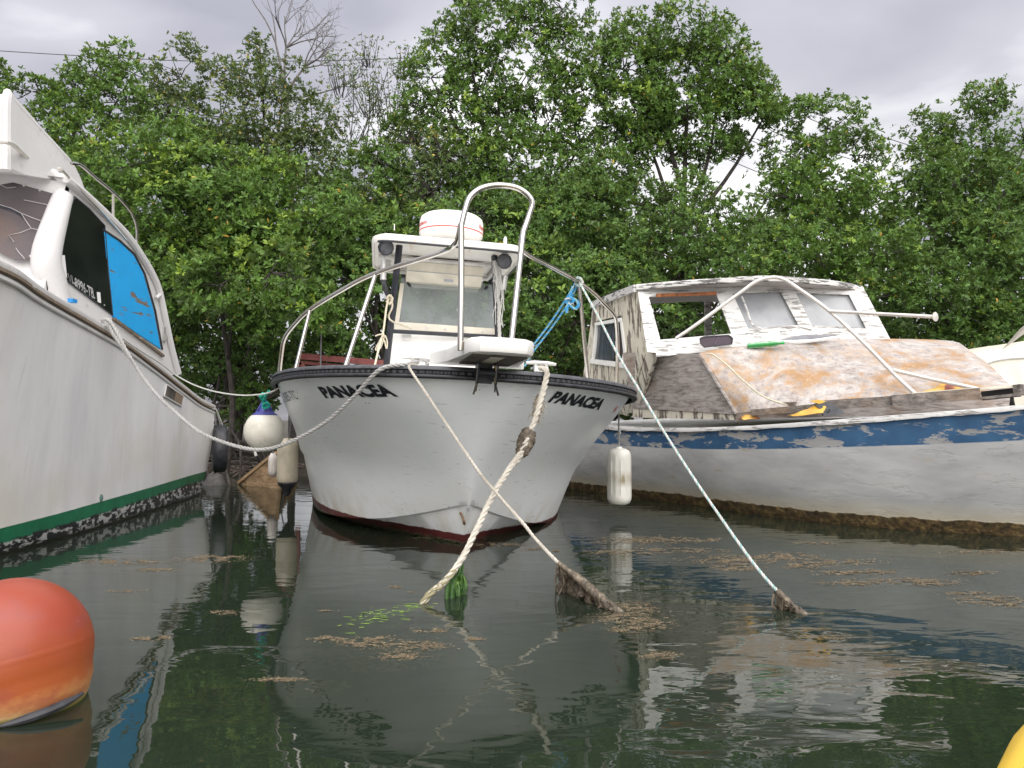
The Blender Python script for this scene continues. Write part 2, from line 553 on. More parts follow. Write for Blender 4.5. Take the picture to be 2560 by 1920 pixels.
LEAF_COUNT = [0]
def mangrove(label, base, lobes, mat, dens=46, length=0.115, young=0.25, trunk_r=0.07, seed=1, twig=5, name='mangrove_tree', upright=False,
             gap=-0.20, group=None, flat=0.85, roots=0, n_leaf=(6, 9), wide=0.40, limb=True):
    """lobes: (px, py, Y, r_px) clumps of the crown, measured on the photograph at their own distance."""
    g = np.random.default_rng(seed)
    bx = np.array(base, float)
    t = thing(name, label, 'tree', tuple(bx), group=group)
    P, A, S, T = [], [], [], []
    W = MB()
    cs, rs = [], []
    for (px, py, Y, rp) in lobes:
        r = rp / FPX * Y
        c = at(px, py, Y) + np.array([0, g.uniform(-0.3, 0.3), 0])
        cs.append(c); rs.append(r)
    cs = np.array(cs); rs = np.array(rs)
    for c, r in zip(cs, rs):
        n = int(dens * DENS * 4 * np.pi * r * r * 0.9)
        d = g.normal(size=(n, 3)); d /= np.linalg.norm(d, axis=1)[:, None]
        d[:, 1] -= 0.25 * (d[:, 1] > 0.3)
        u = g.uniform(0.35, 1.0, n) ** 0.55 * g.uniform(0.86, 1.22, n)
        off = d * (u * r)[:, None] * np.array([1.06, 1.0, flat])
        p = c + off
        keep = np.array([mnoise.noise(Vector(q * 1.9 + seed)) > gap for q in p])
        p, d, u = p[keep], d[keep], u[keep]
        ax = 0.75 * d + np.array([0, 0, 0.55]) + g.normal(size=p.shape) * 0.38
        P.append(p); A.append(ax)
        S.append(g.uniform(0.42, 0.82, len(p)))
        hi = (d[:, 2] > -0.1) & (u > 0.75)
        T.append(np.where(hi & (g.uniform(size=len(p)) < np.clip(young * (1 + 2.2 * np.array([mnoise.noise(Vector(q * 1.1 - seed)) for q in p])), 0, 1)), g.uniform(0.55, 1.0, len(p)), g.uniform(0, 0.5, len(p))))
        # twigs inside the clump
        kk = min(twig, len(p))
        for q in p[g.choice(len(p), kk, replace=False)] if kk else ():
            if upright:
                b0 = c + np.array([(q[0] - c[0]) * .35, (q[1] - c[1]) * .35, -1.25 * r])
                W.tube(np.array([b0, (b0 + q) / 2 + g.normal(size=3) * 0.05, q]), np.array([0.008, 0.006, 0.003]), 4, False)
                continue
            mid = (c + q) / 2 + g.normal(size=3) * 0.06 * r
            W.tube(np.array([c + (q - c) * 0.05, mid, q]), np.array([0.012, 0.008, 0.004]), 4, False)
    P = np.concatenate(P); A = np.concatenate(A); S = np.concatenate(S); T = np.concatenate(T)
    LEAF_COUNT[0] += len(P) * 7
    leaf_mesh('crown', P, A, S, T, mat, t, g, n_leaf, length, 0.78, wide)
    # trunk: a leader from the base towards the middle of the crown, limbs out to every clump
    mid = cs.mean(0)
    low = cs[np.argmin(cs[:, 2])]
    top = np.array([mid[0], mid[1], max(mid[2], low[2])])
    lead = spline([bx - [0, 0, 0.2], bx + (top - bx) * 0.3 + g.normal(size=3) * [0.12, 0.08, 0], bx + (top - bx) * 0.68 + g.normal(size=3) * [0.1, 0.08, 0], top], 24)
    tk = MB()
    tk.tube(lead, np.linspace(trunk_r, trunk_r * 0.25, 24), 8)
    if limb:
        for c in cs[g.permutation(len(cs))[:4]]:
            j = int(np.clip(24 * (0.25 + 0.55 * (c[2] - bx[2]) / max(0.5, top[2] - bx[2])) - 4, 4, 21))
            s = lead[j]
            m1 = s + (c - s) * 0.5 + np.array([0, 0, -0.08]) + g.normal(size=3) * 0.08
            W.tube(spline([s, m1, c], 8), np.linspace(trunk_r * 0.5, 0.012, 8), 5, False)
    for k in range(roots):
        a = g.uniform(0, 2*np.pi); rr = g.uniform(0.3, 0.95)
        e = bx + np.array([rr * math.cos(a), rr * math.sin(a) * 0.7, -0.35])
        s = lead[2] + (lead[7] - lead[2]) * g.uniform(0.1, 0.9)
        W.tube(spline([s, (s + e) / 2 + np.array([0.25 * math.cos(a), 0.2 * math.sin(a), 0.25]), e], 9), np.linspace(0.022, 0.014, 9), 5, False)
    tk.build('trunk', BARK, t)
    stuff(W.build('branches', BARK, t))
    return t

def build_trees():
    n = 0
    def T(label, px, Y, lobes, mat, **k):
        nonlocal n
        n += 1
        b = at(px, 1050, Y); b[2] = 0.1 if Y > 12 else -0.05
        return mangrove(label, b, lobes, mat, seed=100 + n, **k)
    T('tall mangrove with a narrow leafy spire at the far left, behind the white cabin boat', 240, 13.2,
      [(275,118,13,48),(245,185,13,66),(175,205,13,56),(330,180,13,36),(300,262,13,84),(140,262,12.6,66),(60,215,13,58),(-20,190,13,50),(120,340,12.5,100),(0,300,13,100),(225,360,12.5,110),(-90,270,13,90),(100,230,13,46)],
      LEAF_A, dens=40, young=0.22, length=0.12)
    T('broad bright mangrove bush between the flybridge of the left boat and the radar boat', 560, 11.2,
      [(330,430,11,110),(430,370,11.5,105),(510,440,11,115),(410,530,11,115),(560,510,10.6,120),(660,450,11.5,105),(520,630,10.5,118),(430,650,11,105),(640,610,10.4,118),(560,720,10.3,105),(690,690,10.2,105),(460,745,11,84),(640,785,10.3,80),(770,770,10.4,84),(770,600,11,105),(300,540,11.4,90),(230,450,11.6,90),(840,560,11,90)],
      LEAF_A, dens=50, young=0.42, length=0.135, trunk_r=0.06, roots=10)
    T('mangrove with two leafy peaks just left of the bare dead tree', 590, 14.2,
      [(465,135,14,46),(460,205,14,84),(560,215,14,72),(640,100,14,40),(640,170,14,70),(720,215,14,74),(560,300,14,105),(680,300,14,110),(780,300,14,84),(430,290,14,95),(620,385,13.6,115),(760,400,13.6,115),(860,440,13.5,95),(370,250,14,50)],
      LEAF_C, dens=36, young=0.25, length=0.10)
    T('thin sparse tree of upright twigs with few leaves against the sky', 930, 14.8,
      [(850,160,14.6,60),(930,190,14.6,80),(880,260,14.6,84),(990,240,14.6,76),(1005,150,14.6,46),(920,110,14.6,40),(950,300,14.4,80)],
      LEAF_C, dens=15, young=0.35, length=0.095, twig=16, trunk_r=0.03, gap=-0.3, n_leaf=(3, 5), upright=True, limb=False)
    T('tallest mangrove in the middle, its crown reaching the top of the photo', 1240, 13.4,
      [(1150,35,13,64),(1120,130,13,95),(1230,80,13,86),(1320,62,13,84),(1405,30,13,80),(1080,205,13,76),(1200,205,13,115),(1320,180,13,112),(1420,130,13,100),(1450,235,13,100),(1130,305,13,105),(1250,320,13,115),(1370,315,13,115),(1050,285,13,70),(1480,330,13,84),(1000,335,13.2,56),(1270,430,12.6,118),(1400,430,12.5,108),(1160,420,12.8,100),(1300,-40,13,90),(1180,-50,13,60)],
      LEAF_A, dens=38, young=0.26, length=0.112, trunk_r=0.09)
    T('round crowned mangrove with its forked dark trunk showing under the leaves', 1665, 12.8,
      [(1580,85,12.6,86),(1690,90,12.6,84),(1765,130,12.6,84),(1560,175,12.6,104),(1670,190,12.6,115),(1790,210,12.6,105),(1860,235,12.6,74),(1585,285,12.6,92),(1720,300,12.6,105),(1840,310,12.6,92),(1925,270,12.6,50),(1780,365,12.6,60),(1880,345,12.6,52),(1545,360,12.6,74),(1620,400,12.7,56),(1700,420,12.9,50),(1660,270,12.7,90)],
      LEAF_A, dens=52, young=0.30, length=0.115, trunk_r=0.10)
    T('yellowish half bare mangrove right behind the radar dome', 1050, 12.6,
      [(1000,430,12.4,90),(1080,480,12.2,100),(960,520,12.2,86),(1150,530,12.2,86),(1040,360,12.6,70),(1110,400,12.6,76)],
      LEAF_C, dens=22, young=0.34, length=0.105, twig=34, gap=-0.2)
    T('dense mangrove filling in behind the console of the radar boat', 960, 11.9,
      [(900,490,12,105),(900,610,11.5,118),(860,700,11.2,95),(1010,620,11.6,110),(980,730,11.3,95),(1100,600,11.6,100),(840,820,11.2,80),(1080,720,11.4,90),(950,420,12.2,80)],
      LEAF_B, dens=46, young=0.30, length=0.125, roots=8)
    T('leafy mangrove behind the tall bow hoop of the radar boat', 1360, 11.7,
      [(1380,560,11.5,118),(1290,560,11.6,112),(1480,520,11.5,108),(1420,680,11,105),(1520,640,11,105),(1350,760,11,95),(1440,810,11,88),(1230,650,11.4,100),(1310,660,11.2,100),(1270,780,11.2,90),(1380,850,11,80),(1200,530,11.8,90),(1400,460,12,100),(1500,730,11,90)],
      LEAF_B, dens=46, young=0.30, length=0.12, roots=8)
    T('low dark mangrove above the roof of the peeling boat', 1690, 11.8,
      [(1600,505,11.6,105),(1700,490,11.6,84),(1620,620,11,105),(1740,590,11,105),(1840,560,11.3,95),(1700,690,10.9,86),(1830,680,10.9,95),(1910,720,10.9,80),(1560,720,11,85),(1640,780,11,80),(1780,780,11,80),(1520,440,12,70)],
      LEAF_B, dens=46, young=0.24, length=0.115)
    T('mangrove with a notched top right of the gap of open sky', 2060, 12.2,
      [(2000,300,12.5,52),(2065,335,12.5,92),(1975,395,12.5,84),(2150,385,12.5,74),(2060,465,12,115),(1960,505,12,105),(2170,505,12,105),(2060,605,11.6,115),(1960,640,11.3,95),(2180,640,11.5,105),(2230,740,11.5,84),(2090,735,11.3,95),(2000,800,11.3,80)],
      LEAF_A, dens=44, young=0.22, length=0.11)
    T('tall dense mangrove at the right end of the tree line', 2420, 12.2,
      [(2440,262,12.5,60),(2330,330,12.5,80),(2440,355,12.5,104),(2530,385,12.5,100),(2290,430,12,84),(2380,470,12,115),(2500,500,12,125),(2330,590,12,115),(2450,640,11.7,125),(2570,640,11.7,115),(2300,720,11.5,95),(2420,780,11.4,105),(2540,780,11.4,105),(2480,870,11.4,90),(2330,830,11.5,76),(2660,480,12.3,120),(2680,640,12,120),(2640,800,11.8,110)],
      LEAF_B, dens=44, young=0.20, length=0.115)
    T('shadowy mangrove with bare stems in the gap between the left boat and the radar boat', 560, 12.6,
      [(470,800,12.4,90),(560,830,12.8,90),(660,850,12.6,90),(420,700,12.5,100),(600,740,12.8,100),(520,960,12.6,60),(720,880,12.4,70),(650,980,12.4,60),(610,1040,12,40)],
      LEAF_B, dens=26, young=0.08, length=0.12, roots=26, trunk_r=0.08, twig=16)
    T('low mangrove fringe hanging over the water behind the left boat and its tyre', 430, 12.0,
      [(330,640,11.9,95),(300,740,11.9,90),(380,780,11.9,85),(440,880,11.9,70),(360,860,11.9,80),(560,900,11.9,55),(690,900,11.9,60),(640,1000,11.9,45),(560,1050,11.9,40),(740,960,11.8,50),(800,900,11.6,60),(880,900,11.6,60)],
      LEAF_B, dens=34, young=0.12, length=0.12, roots=14, trunk_r=0.05)
    T('low mangrove fringe hanging over the water behind the derelict boat', 2000, 12.0,
      [(1420,930,11.6,70),(1500,960,11.6,60),(1600,900,11.7,80),(1760,880,11.7,80),(1900,860,11.7,80),(2060,880,11.7,80),(2220,880,11.7,80),(2340,920,11.7,70),(2480,960,11.7,70),(2620,920,11.7,80),(1260,900,11.7,70),(1120,880,11.7,70)],
      LEAF_B, dens=34, young=0.10, length=0.12, roots=10, trunk_r=0.05)
    # the second row that closes the view between the stems
    for (lab, px, lob) in [
        ('deep shaded mangrove far back behind the left boat', 150, [(0,450,15,150),(150,480,15,150),(60,600,15,150),(250,620,15,150),(120,760,15,150),(300,760,15,140),(-150,500,15,150),(-150,700,15,150),(-60,860,15,140),(200,900,15,130)]),
        ('deep shaded mangrove far back behind the bright bush', 600, [(440,500,15.2,140),(560,420,15.2,130),(700,520,15.2,150),(520,640,15,150),(680,690,15,150),(430,780,15,140),(580,830,15,130),(760,830,15,130),(820,640,15,150),(400,930,15,110),(520,960,15,110),(640,930,15,110)]),
        ('deep shaded mangrove far back behind the radar boat', 1120, [(960,560,15.2,150),(1120,520,15.2,150),(1260,540,15.2,150),(1000,700,15,150),(1160,700,15,150),(1300,720,15,150),(900,820,15,130),(1050,860,15,130),(1220,870,15,130),(1360,880,15,130)]),
        ('deep shaded mangrove far back behind the bow hoop and the blue rope', 1480, [(1420,540,15.2,140),(1540,560,15.2,130),(1660,620,15.2,130),(1450,720,15,150),(1600,760,15,150),(1500,880,15,140),(1640,900,15,140),(1780,700,15,130),(1760,860,15,130),(1460,990,15,100),(1600,1000,15,100)]),
        ('deep shaded mangrove far back behind the peeling boat', 2060, [(1920,640,15.2,130),(2040,560,15.2,140),(2160,620,15.2,140),(1980,780,15,150),(2120,760,15,150),(2240,800,15,140),(1900,900,15,130),(2060,920,15,130),(2200,930,15,130)]),
        ('deep shaded mangrove far back at the right edge', 2460, [(2350,560,15.2,140),(2480,520,15.2,150),(2600,560,15.2,150),(2380,720,15,150),(2520,720,15,150),(2660,740,15,150),(2420,880,15,140),(2560,900,15,140),(2740,900,15,140)])]:
        T(lab, px, 15, lob, LEAF_B, dens=7, young=0.04, length=0.27, twig=3, trunk_r=0.09, group='shaded mangroves in the second row')

def bare_tree():
    b = at(740, 300, 15.2); b[2] = 0.3
    t = thing('dead_tree', 'bare grey dead tree with a fan of leafless twigs against the sky', 'tree', tuple(b))
    g = np.random.default_rng(5)
    m = MB()
    def grow(p, d, L, r, lev):
        pts = [p]; q = p.copy(); dd = d.copy()
        for i in range(4):
            dd = dd + g.normal(size=3) * [0.16, 0.10, 0.12]; dd /= np.linalg.norm(dd)
            q = q + dd * L / 4; pts.append(q.copy())
        m.tube(np.array(pts), np.linspace(r, r * 0.62, 5), 5, False)
        if lev == 0:
            return
        for k in range(3 if lev > 1 else 2):
            j = int(g.integers(2, 5))
            nd = dd + g.normal(size=3) * [0.65, 0.35, 0.45] + [0, 0, 0.12]; nd /= np.linalg.norm(nd)
            grow(pts[j], nd, L * g.uniform(0.55, 0.8), r * 0.55, lev - 1)
    fork = at(715, 250, 15.2)
    tr = MB(); tr.tube(spline([b, (b + fork) / 2 + [0.1, 0, 0], fork], 12), np.linspace(0.08, 0.05, 12), 7)
    tr.build('trunk', BARK_GREY, t)
    for (px, py) in ((760, 170), (715, 120), (690, 110)):
        e = at(px, py, 15.2); d = (e - fork); L = np.linalg.norm(d)
        m.tube(spline([fork, (fork + e) / 2 + g.normal(size=3) * 0.04, e], 6), np.linspace(0.035, 0.022, 6), 5, False)
        if px == 690:
            e2 = at(630, 0, 15.2); m.tube(spline([e, (e + e2) / 2 + [0.05, 0, 0], e2, at(622, -30, 15.2)], 8), np.linspace(0.018, 0.008, 8), 4, False)
            e3 = at(665, -10, 15.2); m.tube(spline([e, (e + e3) / 2 + [0.05, 0, 0], e3], 8), np.linspace(0.016, 0.006, 8), 4, False)
            continue
        for k in range(5):
            nd = d / L + g.normal(size=3) * [0.5, 0.3, 0.35]; nd[0] += 0.35; nd /= np.linalg.norm(nd)
            grow(e, nd, 0.62, 0.016, 3)
    e = at(860, 215, 15.2); m.tube(spline([fork, at(790, 235, 15.2), e], 8), np.linspace(0.025, 0.010, 8), 5, False)
    for k in range(3):
        nd = np.array([0.7, 0, 0.4]) + g.normal(size=3) * 0.3; nd /= np.linalg.norm(nd); grow(e, nd, 0.5, 0.010, 2)
    m.build('branches', BARK_GREY, t)

build_setting()
build_trees()
bare_tree()
# ================================================================ MATERIALS OF THE BOATS
STEEL = None
def make_steel():
    m = Mat("stainless_tube")
    co = m.co()
    n = m.noise(co, 2.5, 3)
    c = m.ramp(n, [(0.35, (0.42, 0.38, 0.33)), (0.55, (0.60, 0.58, 0.55)), (0.75, (0.46, 0.39, 0.31))])
    return m.finish(c, m.math('ADD', m.math('MULTIPLY', n, 0.10), 0.10), 1.0)
STEEL = make_steel()
DULL_STEEL = simple("dull_aluminium", (0.55, 0.54, 0.52), 0.42, 0.55, 0.15, 10, 0.05)
BLACK_RUBBER = simple("black_rubber", (0.030, 0.031, 0.036), 0.55, 0, 0.4, 20, 0.15)
GREY_RUBBER = simple("worn_grey_rubber", (0.065, 0.067, 0.075), 0.6, 0, 0.35, 15, 0.15)
BLACK_PAINT = simple("black_frame_paint", (0.020, 0.022, 0.030), 0.4, 0, 0.3, 20, 0.05)
WHITE_GEL = simple("white_gelcoat", (0.78, 0.77, 0.74), 0.35, 0, 0.06, 5, 0.03)
CREAM_GEL = simple("cream_gelcoat", (0.72, 0.67, 0.56), 0.42, 0, 0.10, 6, 0.04)
WHITE_PLASTIC = simple("white_plastic", (0.80, 0.79, 0.77), 0.4, 0, 0.05, 8, 0.03)
RED_PRINT = simple("red_print", (0.62, 0.06, 0.04), 0.5, 0, 0.1)
GREY_PRINT = simple("grey_print", (0.38, 0.40, 0.43), 0.5, 0, 0.1)
TEAL_CORD = simple("teal_cord", (0.01, 0.36, 0.26), 0.7, 0, 0.25, 40, 0.4)
BLUE_VINYL = simple("blue_vinyl", (0.055, 0.06, 0.26), 0.45, 0, 0.2)

def black_letter_mat():
    m = Mat("black_vinyl_lettering")
    n = m.noise(m.co('Object', (1, 1, 1)), 26, 8, 0.72)
    # flaked away in places: worn lettering shows the hull colour
    c = m.mix(m.step(n, 0.66, 0.68), (0.012, 0.013, 0.020), (0.55, 0.55, 0.53))
    return m.finish(c, 0.45)
LETTER = black_letter_mat()

def hull_panacea_mat():
    m = Mat("scuffed_white_hull")
    co = m.co()
    z = m.xyz(co)[2]
    big = m.noise(co, 1.6, 5)
    base = m.ramp(big, [(0.3, (0.69, 0.715, 0.725)), (0.55, (0.75, 0.76, 0.76)), (0.75, (0.73, 0.725, 0.70))])
    # grazes run along the side: long thin marks, dark specks
    sc = m.noise(m.co('Object', (3, 3, 42), rot=(0, 0.12, 0)), 2.6, 6, 0.65)
    area = m.step(m.noise(co, 1.1, 2), 0.34, 0.52)
    base = m.mix(m.math('MULTIPLY', m.math('MULTIPLY', m.step(sc, 0.625, 0.69), area), 0.7), base, (0.20, 0.22, 0.22))
    sp = m.step(m.voro(m.co('Object', (1, 1, 1.7)), 10, 'F1'), 0.075, 0.04)
    base = m.mix(m.math('MULTIPLY', sp, m.step(m.noise(co, 3, 1), 0.47, 0.52)), base, (0.06, 0.06, 0.06))
    # tan scum above the boot top
    scum = m.math('MULTIPLY', m.step(z, 0.30, 0.07), m.step(m.noise(m.co('Object', (5, 5, 1.2)), 1.5, 5), 0.42, 0.7))
    base = m.mix(m.math('MULTIPLY', scum, 0.6), base, (0.46, 0.37, 0.22))
    e = m.math('ADD', z, m.math('MULTIPLY', m.noise(co, 14, 5), 0.03))
    red = m.ramp(m.noise(co, 7, 6), [(0.3, (0.055, 0.018, 0.016)), (0.6, (0.13, 0.028, 0.028)), (0.8, (0.09, 0.045, 0.03))])
    base = m.mix(m.step(e, 0.088, 0.083), base, red)
    grow = m.ramp(m.voro(co, 45), [(0.1, (0.012, 0.011, 0.010)), (0.5, (0.045, 0.038, 0.022)), (0.8, (0.09, 0.08, 0.035))])
    e2 = m.math('ADD', z, m.math('MULTIPLY', m.noise(co, 20, 4), 0.06))
    base = m.mix(m.step(e2, 0.050, 0.038), base, grow)
    h = m.math('MULTIPLY', m.step(e2, 0.05, 0.03), m.voro(co, 45))
    return m.finish(base, m.ramp(big, [(0.3, 0.28), (0.7, 0.42)]), 0, m.bump(h, 0.8, 0.02))

# ================================================================ THE BOAT WITH THE RADAR DOME, seen bow on
PA_LOC = (-0.205, 4.53, 0.0)
PA_ROT = (0.0, R(2.8), R(10.0))
panacea = thing('fishing_boat', 'white open fishing boat seen bow on, PANACEA on both bows, radar dome on its hardtop', 'boat', PA_LOC, PA_ROT)
PA_W = WORLD_OF[panacea.name]
PA_A = np.array(PA_W); PA_I = np.array(PA_W.inverted())
def pa_local(p):
    return np.asarray(p, float) @ PA_I[:3, :3].T + PA_I[:3, 3]
def pa_world(p):
    return np.asarray(p, float) @ PA_A[:3, :3].T + PA_A[:3, 3]
def L(px, py, Y):
    return pa_local(at(px, py, Y))

# level curves of the hull: (stem s0, rows of (distance aft of the stem, half width, height))
PA_LEV = [
    (0.00, [(0,0.0,1.132),(.015,.15,1.132),(.04,.27,1.132),(.12,.48,1.131),(.25,.70,1.129),(.5,.965,1.125),(.8,1.16,1.12),(1.2,1.31,1.112),(1.6,1.40,1.105),(2.2,1.455,1.09),(3.5,1.47,1.06),(6.5,1.42,1.03)]),
    (0.08, [(0,0.0,.97),(.015,.11,.97),(.04,.205,.97),(.12,.37,.968),(.25,.565,.965),(.5,.83,.96),(.8,1.04,.955),(1.2,1.215,.95),(1.6,1.325,.94),(2.2,1.405,.93),(3.5,1.435,.91),(6.5,1.39,.88)]),
    (0.21, [(0,0.0,.76),(.015,.07,.76),(.04,.135,.76),(.12,.25,.758),(.25,.395,.752),(.5,.635,.745),(.8,.85,.738),(1.2,1.065,.73),(1.6,1.205,.725),(2.2,1.325,.72),(3.5,1.39,.70),(6.5,1.35,.67)]),
    (0.36, [(0,0.0,.54),(.015,.035,.54),(.04,.07,.54),(.12,.155,.535),(.25,.27,.525),(.5,.47,.505),(.8,.68,.485),(1.2,.91,.465),(1.6,1.075,.455),(2.2,1.245,.45),(3.5,1.35,.44),(6.5,1.31,.42)]),
    (0.52, [(0,0.0,.30),(.04,.022,.292),(.12,.075,.275),(.25,.165,.235),(.5,.345,.165),(.8,.555,.095),(1.2,.79,.045),(1.6,.95,.015),(2.2,1.10,-.02),(3.5,1.235,-.05),(6.5,1.22,-.06)]),
    (0.54, [(0,0.0,.28),(.04,.0,.25),(.12,.0,.16),(.22,.0,.04),(.5,.0,-.15),(.8,.0,-.22),(1.2,.0,-.28),(1.6,.0,-.31),(2.2,.0,-.34),(3.5,.0,-.38),(6.5,.0,-.40)]),
]
def pa_level(i, q):
    s0, rows = PA_LEV[i]
    r = np.array(rows)
    d = np.asarray(q, float) ** 1.9 * (6.5 - s0 if i else 6.5)
    d = np.minimum(d, 6.5)
    return np.stack([pchip(r[:, 0], r[:, 1], d), s0 + d, pchip(r[:, 0], r[:, 2], d)], -1)
PA_T = np.array([0, .18, .42, .68, 1.0])
def pa_hull(q, t, side=1):
    """Point of the topsides: q 0..1 along from the stem, t 0 at the gunwale, 1 at the chine."""
    q = np.atleast_1d(np.asarray(q, float)); t = np.broadcast_to(np.asarray(t, float), q.shape)
    lev = np.stack([pa_level(i, q) for i in range(5)], 1)
    out = np.empty((len(q), 3))
    for k in range(len(q)):
        out[k] = [pchip(PA_T, lev[k, :, c], t[k])[()] if np.ndim(pchip(PA_T, lev[k, :, c], t[k])) == 0 else float(pchip(PA_T, lev[k, :, c], np.array([t[k]]))[0]) for c in range(3)]
    out[:, 0] *= side
    return out

def pa_build_hull():
    nq, nt = 72, 22
    Q = np.linspace(0, 1, nq)
    G = np.zeros((nq, nt, 3))
    lev = np.stack([pa_level(i, Q) for i in range(5)], 1)
    tt = np.linspace(0, 1, nt)
    for k in range(nq):
        for c in range(3):
            G[k, :, c] = pchip(PA_T, lev[k, :, c], tt)
    # the knuckle: a small step half way down that fades out towards the bow
    k0 = 0.66
    step = 0.022 * np.clip((Q - 0.46) / 0.12, 0, 1)
    for j, t in enumerate(tt):
        if t > k0:
            G[:, j, 0] -= step * (1 - (t - k0) / (1 - k0)) ** 0.5
    keel = pa_level(5, Q)
    m = MB()
    for side in (1, -1):
        H = G.copy(); H[:, :, 0] *= side
        m.grid(H, flip=side < 0)
        K = keel.copy()
        ch = H[:, -1].copy(); lip = ch.copy(); lip[:, 0] -= side * np.minimum(0.035, np.abs(ch[:, 0]) * 0.4); lip[:, 2] -= 0.004
        B = np.stack([ch, lip, lip * 0.55 + K * 0.45 + [0, 0, -0.01], K], 1)
        m.grid(B, flip=side < 0)
    tr = np.concatenate([G[-1, :, :], [keel[-1]]]); tl = tr * [-1, 1, 1]
    n = len(tr)
    m.add(np.concatenate([tr, tl]), [[i, i + 1, n + i + 1, n + i] for i in range(n - 1)])
    ho = m.build('hull', hull_panacea_mat(), panacea, local=True, angle=180)
    import bmesh
    bm = bmesh.new(); bm.from_mesh(ho.data)
    bmesh.ops.remove_doubles(bm, verts=bm.verts, dist=0.0006); bmesh.ops.recalc_face_normals(bm, faces=bm.faces)
    bm.to_mesh(ho.data); bm.free()
    ho.data.shade_smooth(); ho.data.set_sharp_from_angle(angle=R(38))
    # deck just under the rail
    g = pa_level(0, Q)
    rows = np.stack([np.stack([g[:, 0] * f, g[:, 1] + (0.03 if abs(f) < 1 else 0), g[:, 2] - 0.02 + 0.03 * (1 - f * f)], 1) for f in np.linspace(-0.995, 0.995, 9)], 1)
    MB().grid(rows).build('deck', WHITE_GEL, panacea, local=True)
    # rub rail: black top band, ribbed insert, lower band
    right = g[1:]; left = (g * [-1, 1, 1])[::-1][:-1]
    path = spline(np.vstack([left, g[:1], right]), 260)
    def band(prof, mat, name, parent):
        P = path; T = np.gradient(P, axis=0); T /= np.linalg.norm(T, axis=1)[:, None]
        O = np.stack([T[:, 1], -T[:, 0], np.zeros(len(T))], 1); O /= np.linalg.norm(O, axis=1)[:, None]
        G = P[:, None] + O[:, None] * np.array([p[0] for p in prof])[None, :, None] + np.array([0, 0, 1.0]) * np.array([p[1] for p in prof])[None, :, None]
        return MB().grid(G).build(name, mat, parent, local=True, angle=60)
    rr = band([(-.05,-.010),(-.05,.018),(-.015,.026),(.018,.023),(.033,.011),(.034,0),(.020,-.005)], GREY_RUBBER, 'rub_rail', panacea)
    rib = Mat("ribbed_black_insert")
    uvn = rib.node('ShaderNodeTexCoord').outputs['UV']
    mp = rib.node('ShaderNodeMapping', i0=uvn, Scale=(330, 1, 1))
    wv = rib.node('ShaderNodeTexWave', {'wave_type': 'BANDS', 'bands_direction': 'X'}, Vector=mp.outputs[0], Scale=0.32, Distortion=0.0).outputs['Fac']
    ribm = rib.finish((0.022, 0.023, 0.027), 0.5, 0, rib.bump(wv, 1.0, 0.01))
    band([(.020,-.005),(.026,-.008),(.026,-.024),(.020,-.026)], ribm, 'rail_insert', rr)
    band([(.020,-.026),(.035,-.030),(.039,-.040),(.033,-.050),(.010,-.053),(.0,-.052)], BLACK_RUBBER, 'lower_rail', rr)
pa_build_hull()

def text_mesh(body, bold=0.0):
    cu = bpy.data.curves.new('lettering', 'FONT')
    cu.body = body; cu.offset = bold; cu.resolution_u = 3
    o = bpy.data.objects.new('lettering_tmp', cu)
    me = bpy.data.meshes.new_from_object(o)
    V = np.array([v.co[:] for v in me.vertices]); F = [list(p.vertices) for p in me.polygons]
    bpy.data.objects.remove(o); bpy.data.curves.remove(cu); bpy.data.meshes.remove(me)
    lo, hi = V.min(0), V.max(0)
    V[:, 0] = (V[:, 0] - lo[0]) / (hi[0] - lo[0]); V[:, 1] = (V[:, 1] - lo[1]) / (hi[1] - lo[1])
    return V, F

_Q = np.linspace(0.02, 0.75, 90); _TT = np.linspace(0, 0.6, 46)
_HG = {}
for _s in (1, -1):
    _lev = np.stack([pa_level(i, _Q) for i in range(5)], 1)
    _G = np.zeros((len(_Q), len(_TT), 3))
    for _k in range(len(_Q)):
        for _c in range(3):
            _G[_k, :, _c] = pchip(PA_T, _lev[_k, :, _c], _TT)
    _G[:, :, 0] *= _s
    _HG[_s] = _G
def hull_param(px, py, side):
    wp = pa_world(_HG[side].reshape(-1, 3))
    d = np.linalg.norm(pix(wp) - [px, py], axis=1)
    near = wp[d < d.min() + 7.0][:, 1].min()
    d = np.where(wp[:, 1] < near + 0.25, d, 1e9)
    i, j = divmod(int(np.argmin(d)), len(_TT))
    return _Q[i], _TT[j]
def hull_sample(q, t, side):
    G = _HG[side]
    fi = np.clip((q - _Q[0]) / (_Q[1] - _Q[0]), 0, len(_Q) - 1.001); fj = np.clip((t - _TT[0]) / (_TT[1] - _TT[0]), 0, len(_TT) - 1.001)
    i, j = fi.astype(int), fj.astype(int); a, b = (fi - i)[:, None], (fj - j)[:, None]
    P = G[i, j]*(1-a)*(1-b) + G[i+1, j]*a*(1-b) + G[i, j+1]*(1-a)*b + G[i+1, j+1]*a*b
    N = np.cross(G[i+1, j] - G[i, j], G[i, j+1] - G[i, j]); N /= np.linalg.norm(N, axis=1)[:, None]
    N *= np.sign(N[:, :1] * side + 1e-9)
    return P, N
def hull_text(body, corners, side, mat, bold=0.0, name='lettering'):
    """corners: top left, top right, bottom left, bottom right of the painted words."""
    V, F = text_mesh(body, bold)
    pr = [np.array(hull_param(x, y, side)) for x, y in corners]
    x, y = V[:, :1], V[:, 1:2]
    UV = (pr[0]*(1-x) + pr[1]*x)*y + (pr[2]*(1-x) + pr[3]*x)*(1-y)
    P, N = hull_sample(UV[:, 0], UV[:, 1], side)
    return MB().add(P + N * 0.005, F).build(name, mat, panacea, smooth=False, local=True)
hull_text("PANACEA", [(794,964),(964,958),(818,995),(996,992)], -1, LETTER, 0.052, 'bow_lettering')
